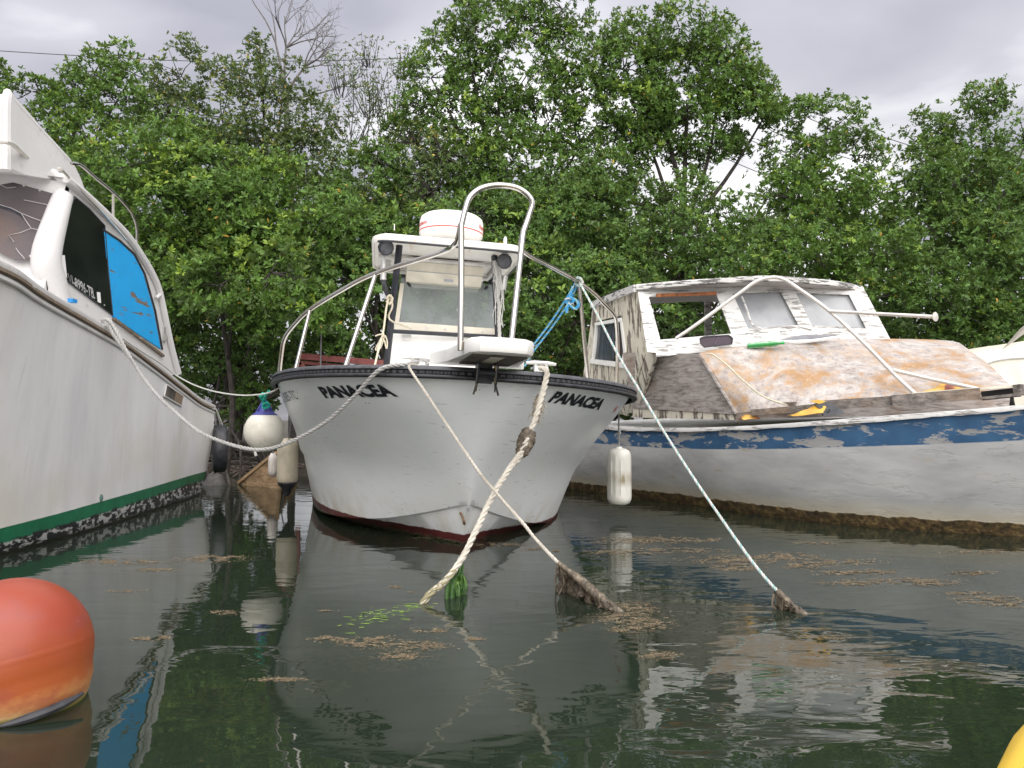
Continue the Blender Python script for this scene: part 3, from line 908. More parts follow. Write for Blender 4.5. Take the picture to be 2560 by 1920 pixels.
hull_text("PANACEA", [(1392,972),(1514,996),(1368,1004),(1496,1023)], 1, LETTER, 0.052, 'bow_lettering')
hull_text("VI-2885-TC", [(694,990),(733,976),(709,1011),(749,998)], -1, simple("grey_registration", (0.14, 0.145, 0.15), 0.5), 0.0, 'registration_number')
# small sticker with a red strip at the far corner of the port bow
hull_text("WARNING", [(1541,1012),(1546,1013),(1530,1031),(1534,1033)], 1, RED_PRINT, 0.03, 'sticker')

def pa_rails():
    t = MB()
    hoopL = [L(1151,876,4.02), L(1153,720,4.05), L(1153,566,4.10), L(1163,525,4.11), L(1176,492,4.12), L(1206,470,4.14), L(1251,463,4.16), L(1300,473,4.18), L(1330,503,4.20), L(1322,540,4.20), L(1308,580,4.18), L(1293,716,4.15), L(1278,857,4.10)]
    hp = np.vstack([np.array(hoopL[:2]), spline(hoopL[2:11], 40), np.array(hoopL[11:])])
    hoop = MB().tube(hp, 0.0165, 10).build('bow_hoop', STEEL, panacea, local=True)
    lr = [L(1152,560,4.10), L(1147,590,4.14), L(1136,612,4.2), L(1100,632,4.45), L(937,684,5.0), L(860,722,5.2), L(775,774,5.42), L(735,812,5.52), L(711,846,5.6), L(703,890,5.68), L(696,952,5.74)]
    MB().tube(spline(lr, 70), 0.0155, 10).build('side_rail', STEEL, panacea, local=True)
    rr_ = [L(1308,578,4.18), L(1302,606,4.25), L(1313,632,4.4), L(1380,668,4.9), L(1446,704,5.3), L(1485,733,5.6), L(1511,760,5.8), L(1532,782,5.93), L(1540,800,6.0), L(1544,871,6.1), L(1541,972,6.15)]
    MB().tube(spline(rr_, 70), 0.0155, 10).build('side_rail', STEEL, panacea, local=True)
    for a, b in ((L(939,685,5.0), L(858,931,4.85)), (L(775,774,5.42), L(733,946,5.35)), (L(1447,706,5.3), L(1471,957,5.45))):
        s = MB().tube([a, b], 0.014, 10)
        s.lathe([(0.03, 0), (0.03, 0.006), (0.018, 0.012), (0.0145, 0.02)], b, 12)
        s.build('stanchion', STEEL, panacea, local=True)
pa_rails()

def pa_pulpit():
    # anchor platform reaching forward over the bow: cream top with a rounded nose, dark ply panel and roller below
    z0, z1 = 1.182, 1.262
    out = [(-.30,.30),(-.22,.0),(-.175,-.50),(-.165,-.66),(-.12,-.73),(-.04,-.75),(.04,-.75),(.12,-.73),(.165,-.66),(.175,-.50),(.22,.0),(.30,.30)]
    out = [(x - 0.02, y) for x, y in out]
    def ring(k, z):
        c = np.array([-.02, -0.2])
        return np.array([[*(c + (np.array(p) - c) * k), z] for p in out])
    m = MB()
    G = np.stack([ring(0.90, z0), ring(0.985, z0 + .004), ring(1.0, z0 + .02), ring(1.0, z1 - .02), ring(.985, z1 - .006), ring(.95, z1)], 0)
    m.grid(G, close_v=True, flip=True)
    n = len(out)
    m.add(ring(.95, z1), [list(range(n))]); m.add(ring(.90, z0), [list(range(n))[::-1]])
    pl = m.build('bow_platform', WHITE_GEL, panacea, local=True, angle=30)
    pm = Mat("dark_marine_ply")
    n_ = pm.noise(pm.co('Object', (6, 1.2, 6)), 5, 6)
    ply = pm.finish(pm.ramp(n_, [(0.3, (0.03, 0.024, 0.018)), (0.6, (0.10, 0.082, 0.06)), (0.8, (0.17, 0.14, 0.10))]), 0.75)
    P = MB()
    for x0, x1 in ((-.165, -.062), (.022, .125)):
        P.box(((x0 + x1) / 2, -.30, z0 - .004), (x1 - x0, .62, .008))
    P.box((-.02, -.60, z0 - .004), (.083, .05, .008)); P.box((-.02, -.04, z0 - .004), (.083, .10, .008))
    P.build('under_panel', ply, pl, local=True)
    MB().box((-.02, -.32, z0 - .002), (.082, .50, .003)).build('slot_liner', CREAM_GEL, pl, local=True)
    r = MB()
    for x in (-.075, .035):
        r.prism([(x, -.04, z0 + .0), (x, -.20, z0), (x, -.17, z0 - .10), (x, -.10, z0 - .17), (x, -.085, z0 - .10)], (.008, 0, 0))
    r.lathe([(0, -.05), (.032, -.05), (.02, 0), (.032, .05), (0, .05)], (-.02, -.13, z0 - .06), 14, (1, 0, 0))
    r.box((-.02, -.065, z0 - .06), (.09, .012, .12))
    r.build('anchor_roller', BLACK_PAINT, panacea, local=True)
    for s in (-1, 1):
        k = MB()
        a = np.array([-.02 + s * .052, -.16, z0 - .02])
        k.beam(a, a + [0, .02, -.10], .012, .004, (0, 1, 0)); k.beam(a + [0, .02, -.10], a + [s * .02, 0.0, -.17], .012, .004, (0, 1, 0))
        k.build('roller_guide', STEEL, panacea, local=True)
pa_pulpit()

def pa_console():
    # ---- console
    c = MB()
    bl, br = L(973,915,6.55), L(1243,905,6.75)
    tl, tr_ = L(982,836,6.6), L(1238,845,6.8)
    zt = (tl[2] + tr_[2]) / 2
    x0, x1 = tl[0], tr_[0]; y0 = (tl[1] + tr_[1]) / 2
    P = [(x0 - .02, y0 - .04, .95), (x1 + .03, y0 - .04, .95), (x1 + .03, y0 + .75, .95), (x0 - .02, y0 + .75, .95)]
    T = [(x0, y0, zt), (x1, y0, zt), (x1, y0 + .65, zt), (x0, y0 + .65, zt)]
    c.add(np.array(P + T), [[0,1,5,4],[1,2,6,5],[2,3,7,6],[3,0,4,7],[4,5,6,7]])
    con = c.build('console', WHITE_GEL, panacea, local=True, smooth=False)
    for xx in (x0 + .12, x1 - .10):
        MB().box((xx, y0 - .008, zt - .035), (.075, .012, .055)).build('hinge', DULL_STEEL, con, local=True)
    # ---- windscreen over it
    zb, zw = zt + .045, zt + .46
    fr = MB()
    fr.box(((x0 + x1)/2, y0 + .02, zt + .055), (x1 - x0 + .02, .05, .085))
    def post(xb, xt):
        fr.beam((xb, y0 + .03, zt + .09), (xt, y0 + .16, zw), .035, .02, (0, 1, 0))
    post(x0 + .03, x0 + .06)
    wf = fr.build('windscreen_frame', CREAM_GEL, panacea, local=True)
    gl = Mat("hazy_windscreen")
    d = gl.node('ShaderNodeBsdfPrincipled', Base_Color=(0.56, 0.60, 0.60), Roughness=0.16)
    tp = gl.node('ShaderNodeBsdfTransparent', Color=(0.78, 0.82, 0.82))
    n = gl.noise(gl.co(), 4, 4)
    mx = gl.node('ShaderNodeMixShader', i0=gl.ramp(n, [(0.3, 0.26), (0.7, 0.40)]))
    gl.t.links.new(tp.outputs[0], mx.inputs[1]); gl.t.links.new(d.outputs[0], mx.inputs[2]); gl.t.links.new(mx.outputs[0], gl.out.inputs[0])
    global HAZY_GLASS
    HAZY_GLASS = gl.mat
    a = [(x0 + .01, y0 + .03, zt + .09), (x1 - .0, y0 + .03, zt + .09), (x1 - .03, y0 + .17, zw + .06), (x0 + .05, y0 + .17, zw + .06)]
    MB().prism(a, (0, .006, 0)).build('glass', gl.mat, wf, local=True, smooth=False)
    for k in range(5):
        sc = MB()
        sc.lathe([(0, -.006), (.011, -.005), (.011, 0)], (x0 + .12 + k * (x1 - x0 - .24) / 4, y0 - .005, zt + .06), 8, (0, 1, 0))
        sc.build('screw', DULL_STEEL, wf, local=True)
    # ---- pipework that carries the hardtop
    f = MB()
    zt_top = 2.245
    yb = y0 - .06
    for (pb, pt, yy) in (((966,915), (1000,600), (6.5, 6.25)), ((1247,880), (1236,640), (6.75, 6.45))):
        f.tube([L(*pb, yy[0]), L(*pt, yy[1])], 0.028, 8)
    f.tube([L(981,828,6.52), L(1240,842,6.74)], 0.018, 8)
    bk = []
    for (pb, pt) in (((1005,830), (1010,640)), ((1225,840), (1228,655))):
        b_ = L(*pb, 7.3); t_ = L(*pt, 7.35); f.tube([b_, t_], 0.024, 8); bk.append((b_, t_))
    f.tube([L(1018,705,6.75), L(1082,800,7.25)], 0.014, 6); f.tube([L(1218,716,6.9), L(1150,800,7.3)], 0.014, 6)
    f.build('top_frame', BLACK_PAINT, panacea, local=True)
    # ---- hardtop
    h = MB()
    A, B = L(931,598,6.0), L(1318,640,6.25)
    xl, xr = A[0], B[0]; yf = (A[1] + B[1]) / 2; yk = yf + 1.28; zz = 2.29
    def rr(inset, z, r=.16):
        pts = []
        for (cx, cy, a0) in ((xl + r, yf + r, 180), (xr - r, yf + r, 270), (xr - r, yk - r, 0), (xl + r, yk - r, 90)):
            for a in np.linspace(a0, a0 + 90, 7):
                pts.append((cx + (r - inset) * math.cos(R(a)), cy + (r - inset) * math.sin(R(a)), z))
        return np.array(pts)
    G = np.stack([rr(.05, zz - .028), rr(.02, zz - .03), rr(.012, zz - .05), rr(0, zz - .048), rr(-.008, zz - .025), rr(-.004, zz + .005), rr(.03, zz + .022), rr(.10, zz + .034)], 0)
    h.grid(G, close_v=True, flip=True)
    n = 28
    h.add(rr(.05, zz - .028), [list(range(n))[::-1]]); h.add(rr(.10, zz + .034), [list(range(n))])
    hm = Mat("hardtop_gelcoat")
    co = hm.co()
    nn = hm.noise(hm.co('Object', (5, 1, 5)), 2.2, 6)
    hc = hm.mix(hm.math('MULTIPLY', hm.step(nn, 0.60, 0.72), 0.55), hm.ramp(hm.noise(co, 3, 4), [(0.3, (0.70, 0.67, 0.61)), (0.7, (0.80, 0.79, 0.76))]), (0.46, 0.24, 0.08))
    top = h.build('hardtop', hm.finish(hc, 0.4), panacea, local=True, angle=50)
    g = MB().tube(np.vstack([rr(-.004, zz - .048, .16)[3:18]]), .010, 6)
    g.build('edge_gasket', BLACK_RUBBER, top, local=True)
    u = MB()
    u.tube([(xl + .13, yf + .12, zz - .055), (xl + .13, yk - .1, zz - .055)], .026, 8)
    u.tube([(xr - .16, yf + .12, zz - .055), (xr - .16, yk - .1, zz - .055)], .026, 8)
    u.tube([(xl + .05, yf + .55, zz - .06), (xr - .05, yf + .55, zz - .06)], .022, 8)
    u.tube([(xl + .05, yk - .12, zz - .06), (xr - .05, yk - .12, zz - .06)], .022, 8)
    u.build('top_rail', DULL_STEEL, top, local=True)
    # ---- box for instruments hanging under the hardtop
    e0, e1 = L(1019,650,6.62), L(1203,717,6.80)
    ex0, ex1, ey = e0[0], e1[0], (e0[1] + e1[1]) / 2
    ez0, ez1 = e1[2], zz - .06
    em = MB()
    mid = ez0 + (ez1 - ez0) * .42
    V = []
    for x in (ex0, ex1):
        V += [(x, ey - .03, ez1), (x, ey - .03, mid), (x + (.0), ey + .05, ez0), (x, ey + .34, ez0), (x, ey + .34, ez1)]
    em.add(np.array(V), [[0,1,2,3,4][::-1], [5,6,7,8,9], [0,5,6,1][::-1], [1,6,7,2][::-1], [2,7,8,3][::-1], [3,8,9,4][::-1], [4,9,5,0][::-1]])
    eb = em.build('electronics_box', CREAM_GEL, panacea, local=True, smooth=False)
    MB().box((ex0 + (ex1 - ex0) * .55, ey - .032, ez1 - .16), (.085, .003, .022)).build('name_plate', GREY_PRINT, eb, local=True)
    MB().beam((ex0, ey - .033, mid + .003), (ex1, ey - .033, mid + .003), .004, .006).build('box_seam', GREY_PRINT, eb, local=True)
    # ---- spotlights under the front corners
    for (px, py, Y, tw) in ((1003,618,6.12,0.5), (1262,652,6.35,-0.5)):
        c0 = L(px - 40 if px < 1100 else px, py, Y)
        s = MB()
        s.lathe([(0, -.045), (.03, -.045), (.062, .0), (.066, .03), (.058, .045), (.0, .042)], c0, 10, (tw * .5, -.85, -.35))
        sp = s.build('spotlight', BLACK_PAINT, panacea, local=True, angle=25)
        MB().lathe([(0, .0435), (.05, .0465), (.0, .050)], c0, 10, (tw * .5, -.85, -.35)).build('lens', GREY_RUBBER, sp, local=True)
        MB().tube([c0 + [0, .02, .03], c0 + [0, .04, .12]], .012, 6).build('bracket', DULL_STEEL, sp, local=True)
    # ---- rod holders at the sides
    for (a, b, c_, Y) in (((960,648), (958,700), (972,742), 6.25), ((1262,690), (1257,725), (1254,755), 6.5)):
        o = MB().tube([L(*a, Y), L(*b, Y)], .027, 10).build('rod_holder', DULL_STEEL, panacea, local=True)
        MB().tube(spline([L(*b, Y), L((b[0] + c_[0]) / 2 - 2, (b[1] + c_[1]) / 2, Y), L(*c_, Y + .05)], 8), .021, 8).build('lower_sleeve', BLACK_RUBBER, o, local=True)
    # ---- radar dome
    dc = L(1128,580,6.52)
    zb = zz + .042
    dm = MB()
    prof = [(0, 0), (.06, 0), (.10, .005), (.24, .055), (.268, .085), (.272, .10), (.272, .106)]
    prof2 = [(.272, .106), (.273, .116)]
    prof3 = [(.273, .116), (.272, .20), (.262, .235), (.235, .255), (.14, .268), (0, .270)]
    dcx = np.array([dc[0], dc[1], zb])
    dome = dm.lathe(prof, dcx, 40, mat=0).lathe(prof2, dcx, 40, mat=1).lathe(prof3, dcx, 40, mat=0).build('radar_dome', [WHITE_PLASTIC, RED_PRINT], panacea, local=True)
    def dome_text(body, a_mid, width, z0, h, mat, bold, nm):
        V, F = text_mesh(body, bold)
        ang = R(a_mid) + (V[:, 0] - .5) * width / .272
        rad = .2745
        P = dcx + np.stack([rad * np.cos(ang), rad * np.sin(ang), z0 + V[:, 1] * h], 1)
        MB().add(P, F).build(nm, mat, dome, local=True, smooth=False)
    dome_text("Raytheon", -164, .19, .130, .045, RED_PRINT, .02, 'lettering')
    dome_text("XX", -97, .062, .165, .032, GREY_PRINT, .01, 'lettering')
    dome_text("Raytheon", -16, .19, .130, .045, RED_PRINT, .02, 'lettering')
    # antenna stubs
    MB().tube([L(986,575,6.2), L(986,560,6.2)], .004, 6).build('antenna', WHITE_PLASTIC, panacea, local=True)
    s = L(1263,606,6.6)
    MB().tube([s + [0, 0, -.06], s + [0, 0, .03], s + [0, 0, .05]], [.016, .016, .006], 8).build('gps_antenna', WHITE_PLASTIC, panacea, local=True)
pa_console()

def pa_fittings():
    # bow eye low on the stem, two deck cleats, small hawse blocks
    e = L(1156,1296,4.98)
    m = MB().tube(spline([e + [-.012, .02, .03], e + [-.012, -.03, .03], e + [0, -.045, 0], e + [.012, -.03, -.03], e + [.012, .02, -.03]], 14), .009, 8)
    m.build('bow_eye', simple("rusty_steel", (0.22, 0.14, 0.09), 0.6, 0.5, 0.4, 20, 0.3), panacea, local=True)
    for (px, py, Y) in ((1045,914,4.95), (1352,926,5.05)):
        c = L(px, py, Y)
        k = MB().tube([c + [-.10, 0, .045], c + [-.05, 0, .05], c + [.05, 0, .05], c + [.10, 0, .045]], [.010, .014, .014, .010], 8)
        k.tube([c + [-.035, 0, 0], c + [-.035, 0, .05]], .014, 8); k.tube([c + [.035, 0, 0], c + [.035, 0, .05]], .014, 8)
        k.build('cleat', DULL_STEEL, panacea, local=True)
        MB().box(c + [.0, -.005, .008], (.085, .05, .03)).build('cleat_pad', WHITE_GEL, panacea, local=True)
pa_fittings()
# ================================================================ LEFT BOAT: white cabin boat with a flybridge
def hull_left_mat():
    m = Mat("weathered_white_hull")
    co = m.co()
    x, y, z = (m.xyz(co)[i] for i in range(3))
    n = m.noise(m.co('Object', (1, 1, .22)), 3.2, 7, 0.6)
    b = m.noise(co, 0.9, 4)
    c = m.ramp(n, [(0.3, (0.62, 0.61, 0.62)), (0.5, (0.72, 0.71, 0.71)), (0.72, (0.78, 0.775, 0.77))])
    c = m.mix(m.math('MULTIPLY', m.step(b, 0.48, 0.68), 0.42), c, (0.52, 0.46, 0.33))
    # dark vertical runs and grime specks
    runs = m.noise(m.co('Object', (9, 9, .5)), 2.0, 6, 0.7)
    c = m.mix(m.math('MULTIPLY', m.step(runs, 0.60, 0.78), 0.35), c, (0.28, 0.27, 0.26))
    sp = m.noise(co, 16, 8, 0.75)
    c = m.mix(m.math('MULTIPLY', m.step(sp, 0.66, 0.72), m.math('MULTIPLY', m.step(m.noise(co, 1.4, 2), 0.42, 0.62), 0.75)), c, (0.14, 0.13, 0.12))
    # painted bands near the water: green boot top, then flaking black bottom paint over white
    zb = m.math('SUBTRACT', z, m.math('MULTIPLY', m.math('ADD', y, 0.35), 0.021))
    fl = m.noise(co, 9, 6, 0.6)
    zt = m.math('ADD', zb, m.math('MULTIPLY', m.math('SUBTRACT', m.noise(co, 25, 3), 0.5), 0.006))
    g = m.ramp(fl, [(0.3, (0.006, 0.10, 0.045)), (0.7, (0.012, 0.16, 0.075))])
    c = m.mix(m.step(zt, 0.1795, 0.1775), c, g)
    fl2 = m.noise(m.co('Object', (1, 1, 2.2)), 11, 8, 0.62)
    blk = m.mix(m.step(fl2, 0.515, 0.545), (0.018, 0.019, 0.022), (0.40, 0.40, 0.385))
    zz = m.math('ADD', zb, m.math('MULTIPLY', m.math('SUBTRACT', fl2, 0.5), 0.10))
    c = m.mix(m.step(zz, 0.090, 0.082), c, blk)
    c = m.mix(m.step(z, 0.035, 0.012), c, (0.02, 0.018, 0.012))
    return m.finish(c, m.ramp(n, [(0.3, 0.5), (0.7, 0.36)]), 0, m.bump(n, 0.12, 0.02))

def streaky_white(name, base=(0.63, 0.615, 0.605), mould=(0.24, 0.23, 0.22), amount=0.6, grain=7):
    m = Mat(name)
    co = m.co()
    n = m.noise(co, 2.0, 5)
    sp = m.noise(co, grain, 9, 0.75)
    c = m.ramp(n, [(0.3, tuple(v * 0.9 for v in base)), (0.7, base)])
    run = m.noise(m.co('Object', (9, 9, .6)), 2.0, 6, 0.7)
    c = m.mix(m.math('MULTIPLY', m.math('MULTIPLY', m.step(sp, 0.55, 0.70), m.step(n, 0.42, 0.6)), amount), c, mould)
    c = m.mix(m.math('MULTIPLY', m.step(run, 0.58, 0.76), 0.3), c, (0.40, 0.35, 0.27))
    return m.finish(c, 0.45, 0, m.bump(sp, 0.12, 0.006))
CABIN_WHITE = streaky_white("mouldy_white_gelcoat")

def peeling(name, paint, wood1, wood2, cover=0.5, scale=(5, 5, 1.1), edge=0.025, k=2.4, grain=(30, 30, 1.2), bump=0.5):
    """Paint flaking off along the grain; the film has a raised edge."""
    m = Mat(name)
    f = m.noise(m.co('Object', scale), k, 8, 0.66, 0.3)
    w = m.noise(m.co('Object', grain), 1.6, 5, 0.6, 0.2)
    wood = m.ramp(w, [(0.3, wood1), (0.7, wood2)])
    mask = m.step(f, cover, cover + edge)
    pn = m.noise(m.co(), 4, 5)
    pc = m.ramp(pn, [(0.3, tuple(v * 0.86 for v in paint)), (0.7, paint)])
    c = m.mix(mask, wood, pc)
    h = m.math('ADD', m.math('MULTIPLY', mask, 0.8), m.math('MULTIPLY', w, 0.35))
    return m.finish(c, 0.72, 0, m.bump(h, bump, 0.006))

OLD_WOOD = peeling("old_trim_wood", (0.60, 0.58, 0.54), (0.09, 0.065, 0.045), (0.22, 0.17, 0.12), 0.58, (2, 1.2, 8))

def build_left_boat():
    # gunwale and waterline in plan, height of the sheer (bow near the camera, stern far)
    gx = [(0.95,-3.85,1.86),(1.25,-3.45,1.85),(1.7,-3.15,1.83),(2.4,-2.90,1.80),(3.3,-2.80,1.755),(4.2,-2.82,1.69),(4.78,-2.945,1.64),(6.18,-3.20,1.515),(7.04,-3.30,1.36),(7.95,-3.405,1.175),(8.55,-3.45,1.045),(8.92,-3.455,0.985)]
    wx = [(1.9,-3.72),(2.2,-3.58),(2.7,-3.44),(3.4,-3.28),(4.1,-3.22),(4.8,-3.20),(5.5,-3.215),(6.3,-3.27),(7.1,-3.345),(7.9,-3.44),(8.5,-3.52),(8.80,-3.56)]
    n = 70
    u = np.linspace(0, 1, n)
    ua = np.linspace(0, 1, len(gx))
    G = np.stack([pchip(ua, [p[1] for p in gx], u), pchip(ua, [p[0] for p in gx], u), pchip(ua, [p[2] for p in gx], u)], 1)
    Wl = np.stack([pchip(ua, [p[1] for p in wx], u), pchip(ua, [p[0] for p in wx], u), np.zeros(n)], 1)
    Bt = Wl + np.array([-.35, 0, -.45]); Bt[:, 0] -= 0.2
    tv = np.linspace(0, 1, 16)
    rows = []
    for t in tv:
        flare = 0.30 * (t - t * t) * np.clip(1.25 - u * 1.25, 0, 1)      # hollow flare forward, fuller aft
        full = 0.16 * (t - t * t) * np.clip(u * 1.6 - 0.6, 0, 1)
        P = G * (1 - t) + Wl * t
        P[:, 0] += -flare + full
        rows.append(P)
    rows.append((Wl + Bt) / 2 + [0.05, 0, 0]); rows.append(Bt)
    H = np.stack(rows, 1)
    cx = lambda y: -4.86 + 0.13 * (8.9 - y)
    boat = thing('cabin_boat', 'white cabin boat with a flybridge, green waterline stripe and a blue boarded side window', 'boat', (-4.6, 5.2, 0))
    Hm = H.copy(); Hm[:, :, 0] = 2 * cx(H[:, :, 1]) - H[:, :, 0]
    m = MB()
    m.grid(H, flip=True); m.grid(Hm)
    k = H.shape[1]
    m.add(np.concatenate([H[-1], Hm[-1]]), [[i, i + 1, k + i + 1, k + i] for i in range(k - 1)])
    m.add(np.concatenate([H[0], Hm[0]]), [[i, i + 1, k + i + 1, k + i] for i in range(k - 1)])
    hull = m.build('hull', hull_left_mat(), boat, angle=50)
    # deck
    D = np.stack([G * (1 - f) + np.stack([2 * cx(G[:, 1]) - G[:, 0], G[:, 1], G[:, 2]], 1) * f + [0, 0, -.03 + .10 * f * (1 - f)] for f in np.linspace(0.004, 0.996, 7)], 1)
    MB().grid(D).build('deck', CABIN_WHITE, boat)
    # toe rail: white cap over a weathered wooden strake
    O = np.stack([np.gradient(G[:, 1]), -np.gradient(G[:, 0]), np.zeros(n)], 1); O /= np.linalg.norm(O, axis=1)[:, None]
    def strip(prof, mat, name):
        return MB().grid(G[:, None] + O[:, None] * np.array([p[0] for p in prof])[None, :, None] + np.array([0, 0, 1.]) * np.array([p[1] for p in prof])[None, :, None]).build(name, mat, boat, angle=50)
    strip([(-.10,-.02),(-.10,.035),(-.03,.045),(.012,.035),(.016,.012),(.010,.0)], CABIN_WHITE, 'toe_rail')
    strip([(.004,.0),(.022,-.004),(.026,-.026),(.014,-.032),(.006,-.034)], OLD_WOOD, 'rub_strake')
    strip([(.004,-.038),(.012,-.042),(.012,-.062),(.002,-.07)], CABIN_WHITE, 'lower_moulding')
    # hawse opening: a flat panel with the shade of the recess put into its colour
    q = [at_x(414,962,-3.405), at_x(456,990,-3.43), at_x(451,1015,-3.43), at_x(408,990,-3.405)]
    def on_hull(px, py):
        d = np.linalg.norm(pix(H.reshape(-1, 3)) - [px, py], axis=1); d[H.reshape(-1, 3)[:, 1] < 3] = 1e9
        # two nearest for distance
        p = H.reshape(-1, 3)[np.argmin(d)]
        return at(px, py, p[1] - 0.0) if False else at_x(px, py, p[0])
    q = [on_hull(414,962), on_hull(456,990), on_hull(451,1015), on_hull(408,990)]
    q = [p + np.array([0.006, 0, 0]) for p in q]
    rc = MB()
    out = np.array(q); c0 = out.mean(0)
    inn = out + [-.09, 0, 0]
    rc.add(out + (c0 - out) * 0.0 + [0.002, 0, 0], [[0, 1, 2, 3]])
    rc.build('port_shade_panel', simple('painted_recess_shade', (0.10, 0.085, 0.07), 0.8, 0, 0.4, 10), boat, smooth=False)
    fr = MB()
    for i in range(4):
        a, b = out[i], out[(i + 1) % 4]
        fr.beam(a + [0.004, 0, 0], b + [0.004, 0, 0], .012, .010)
    fr.build('port_frame', CABIN_WHITE, boat)
    sh = MB().prism([out[0] * .45 + out[1] * .55 + [.004, 0, 0], out[1] + [.004, 0, 0], out[2] + [.004, 0, 0], out[3] * .45 + out[2] * .55 + [.004, 0, 0]], (.004, 0, 0))
    sh.build('recess_block', simple('brown_recess', (0.22, 0.16, 0.11), 0.8), boat, smooth=False)
    e = on_hull(250, 1245) + np.array([0.0, 0, 0])
    MB().lathe([(0, .012), (.018, .012), (.03, .006), (.032, 0), (.022, -.01)], e, 16, (1, -.2, 0)).build('water_outlet', simple('green_bronze', (0.16, 0.26, 0.24), 0.5, 0.4), boat)

    # ---------------- cabin
    XS = -3.50
    def S(px, py, dx=0.0):
        return at_x(px, py, XS + dx)
    top = [S(168,452), S(184,474), S(221,506), S(270,552), S(316,599), S(348,643), S(378,692), S(394,728)]
    aft = [S(410,800), S(424,868), S(441,934)]
    bot = [S(412,945), S(330,885), S(258,832), S(190,785), S(118,750)]
    fwd = [S(112,640), S(140,540)]
    outline = top + aft + bot + fwd
    wall = MB(); wall.prism(outline, (-.05, 0, 0)); wall.build('cabin_side', CABIN_WHITE, boat, smooth=False)
    # smoked side window, rounded at its front corner
    wn_ = [S(186,492,.008), S(222,522,.008), S(261,564,.008), S(270,680,.008), S(281,788,.008), S(238,755,.008), S(190,719,.008), S(162,697,.008), S(147,668,.008), S(138,630,.008), S(137,606,.008), S(146,580,.008), S(166,536,.008)]
    dk = Mat("smoked_window"); nn = dk.noise(dk.co(), 3, 5)
    dark = dk.finish(dk.ramp(nn, [(0.3, (0.006, 0.007, 0.009)), (0.6, (0.012, 0.014, 0.014)), (0.8, (0.022, 0.020, 0.013))]), 0.14, 0, None, 0.5)
    win = MB().prism(wn_, (-.012, 0, 0)).build('side_window', dark, boat, smooth=False)
    g = MB().tube(np.array(wn_ + wn_[:1]) + [.002, 0, 0], .007, 6, False); g.build('window_gasket', BLACK_RUBBER, win)
    for (px, py) in ((146,668), (163,698), (187,718), (208,733), (233,749), (258,767), (184,498), (160,556), (142,600)):
        MB().lathe([(0, .004), (.008, .003), (.009, 0)], S(px + 3, py - 4, .010), 8, (1, 0, 0)).build('window_screw', DULL_STEEL, win)
    V, F = text_mesh("VI-8996-TB", 0.03)
    tl, tr_, bl_, br_ = (S(168,681,.011), S(233,720,.011), S(171,708,.011), S(236,748,.011))
    P = (tl * (1 - V[:, :1]) + tr_ * V[:, :1]) * V[:, 1:2] + (bl_ * (1 - V[:, :1]) + br_ * V[:, :1]) * (1 - V[:, 1:2])
    fade = Mat("faded_white_numbers"); fade_n = fade.noise(fade.co('Object', (1, 1, 1)), 5.0, 2)
    MB().add(P, F).build('registration_number', fade.finish(fade.ramp(fade_n, [(0.35, 0.06), (0.6, 0.42)]), 0.5), win, smooth=False)
    MB().prism([S(151,638,.009), S(161,638,.009), S(167,696,.009), S(157,692,.009)], (.003, 0, 0)).build('paper_strip', WHITE_PLASTIC, win, smooth=False)
    MB().prism([S(242,730,.009), S(250,731,.009), S(252,758,.009), S(244,755,.009)], (.003, 0, 0)).build('sticker', WHITE_PLASTIC, win, smooth=False)
    # blue boarding, paint flaking off the ply
    bl = [S(261,579,.012), S(300,606,.012), S(335,640,.012), S(358,684,.012), S(384,776,.012), S(402,872,.012), S(345,834,.012), S(283,792,.012), S(272,690,.012)]
    blue = peeling("bright_blue_boarding", (0.008, 0.33, 0.72), (0.10, 0.08, 0.06), (0.20, 0.17, 0.13), 0.375, (1, 1.5, 7), 0.012, 1.9, (1, 2, 30), 0.4)
    bb = MB().prism(bl, (-.016, 0, 0)).build('blue_board', blue, boat, smooth=False)
    MB().tube(np.array([S(258,574,.012), S(300,602,.012), S(337,636,.012), S(362,684,.012), S(388,776,.012), S(406,874,.012)]), .010, 6).build('board_trim', BLACK_RUBBER, bb)
    MB().beam(S(284,797,.014), S(408,890,.014), .022, .03, (1, 0, 0)).build('sill_board', OLD_WOOD, bb)
    # front of the cabin: raked screen with a cracked brown pane
    A_b, A_t = S(112,672), S(166,458)
    far_b, far_t = at(-260,640,A_b[1] + .05), at(-260,360,A_t[1] + .05)
    f = MB(); f.prism([A_b + [0, -.06, -.34], A_t, far_t, far_b + [0, -.06, -.37]], (0, .05, 0)); f.build('cabin_front', CABIN_WHITE, boat, smooth=False)
    MB().tube(spline([S(134,760,-.05), S(126,708,-.04), S(116,640,-.03), S(142,540,-.02), S(158,490,-.03)], 14), np.linspace(.125, .072, 14), 14).build('corner_post', CABIN_WHITE, boat)
    fy_n = np.cross(A_t - A_b, np.array([1., 0, 0])); fy_n /= np.linalg.norm(fy_n); fy_n *= -np.sign(fy_n[1])
    def Fp(px, py, d=0.012):
        dd = ray(px, py); o = np.array([0, 0, EYE]); p0 = A_b + [0, -.02, 0]
        nrm_ = np.cross(A_t - p0, far_b + [0, -.02, 0] - p0); nrm_ /= np.linalg.norm(nrm_); nrm_ *= -np.sign(nrm_[1])
        p0 = p0 + nrm_ * d
        return o + dd * (np.dot(p0 - o, nrm_) / np.dot(dd, nrm_))
    pane = [Fp(-60,432), Fp(0,447), Fp(70,466), Fp(134,484), Fp(146,490), Fp(147,500), Fp(120,570), Fp(92,640), Fp(83,646), Fp(35,648), Fp(0,632), Fp(-60,600)]
    bm = Mat("brown_tinted_pane"); bn = bm.noise(bm.co('Object', (1, 1, 1)), 1.4, 4)
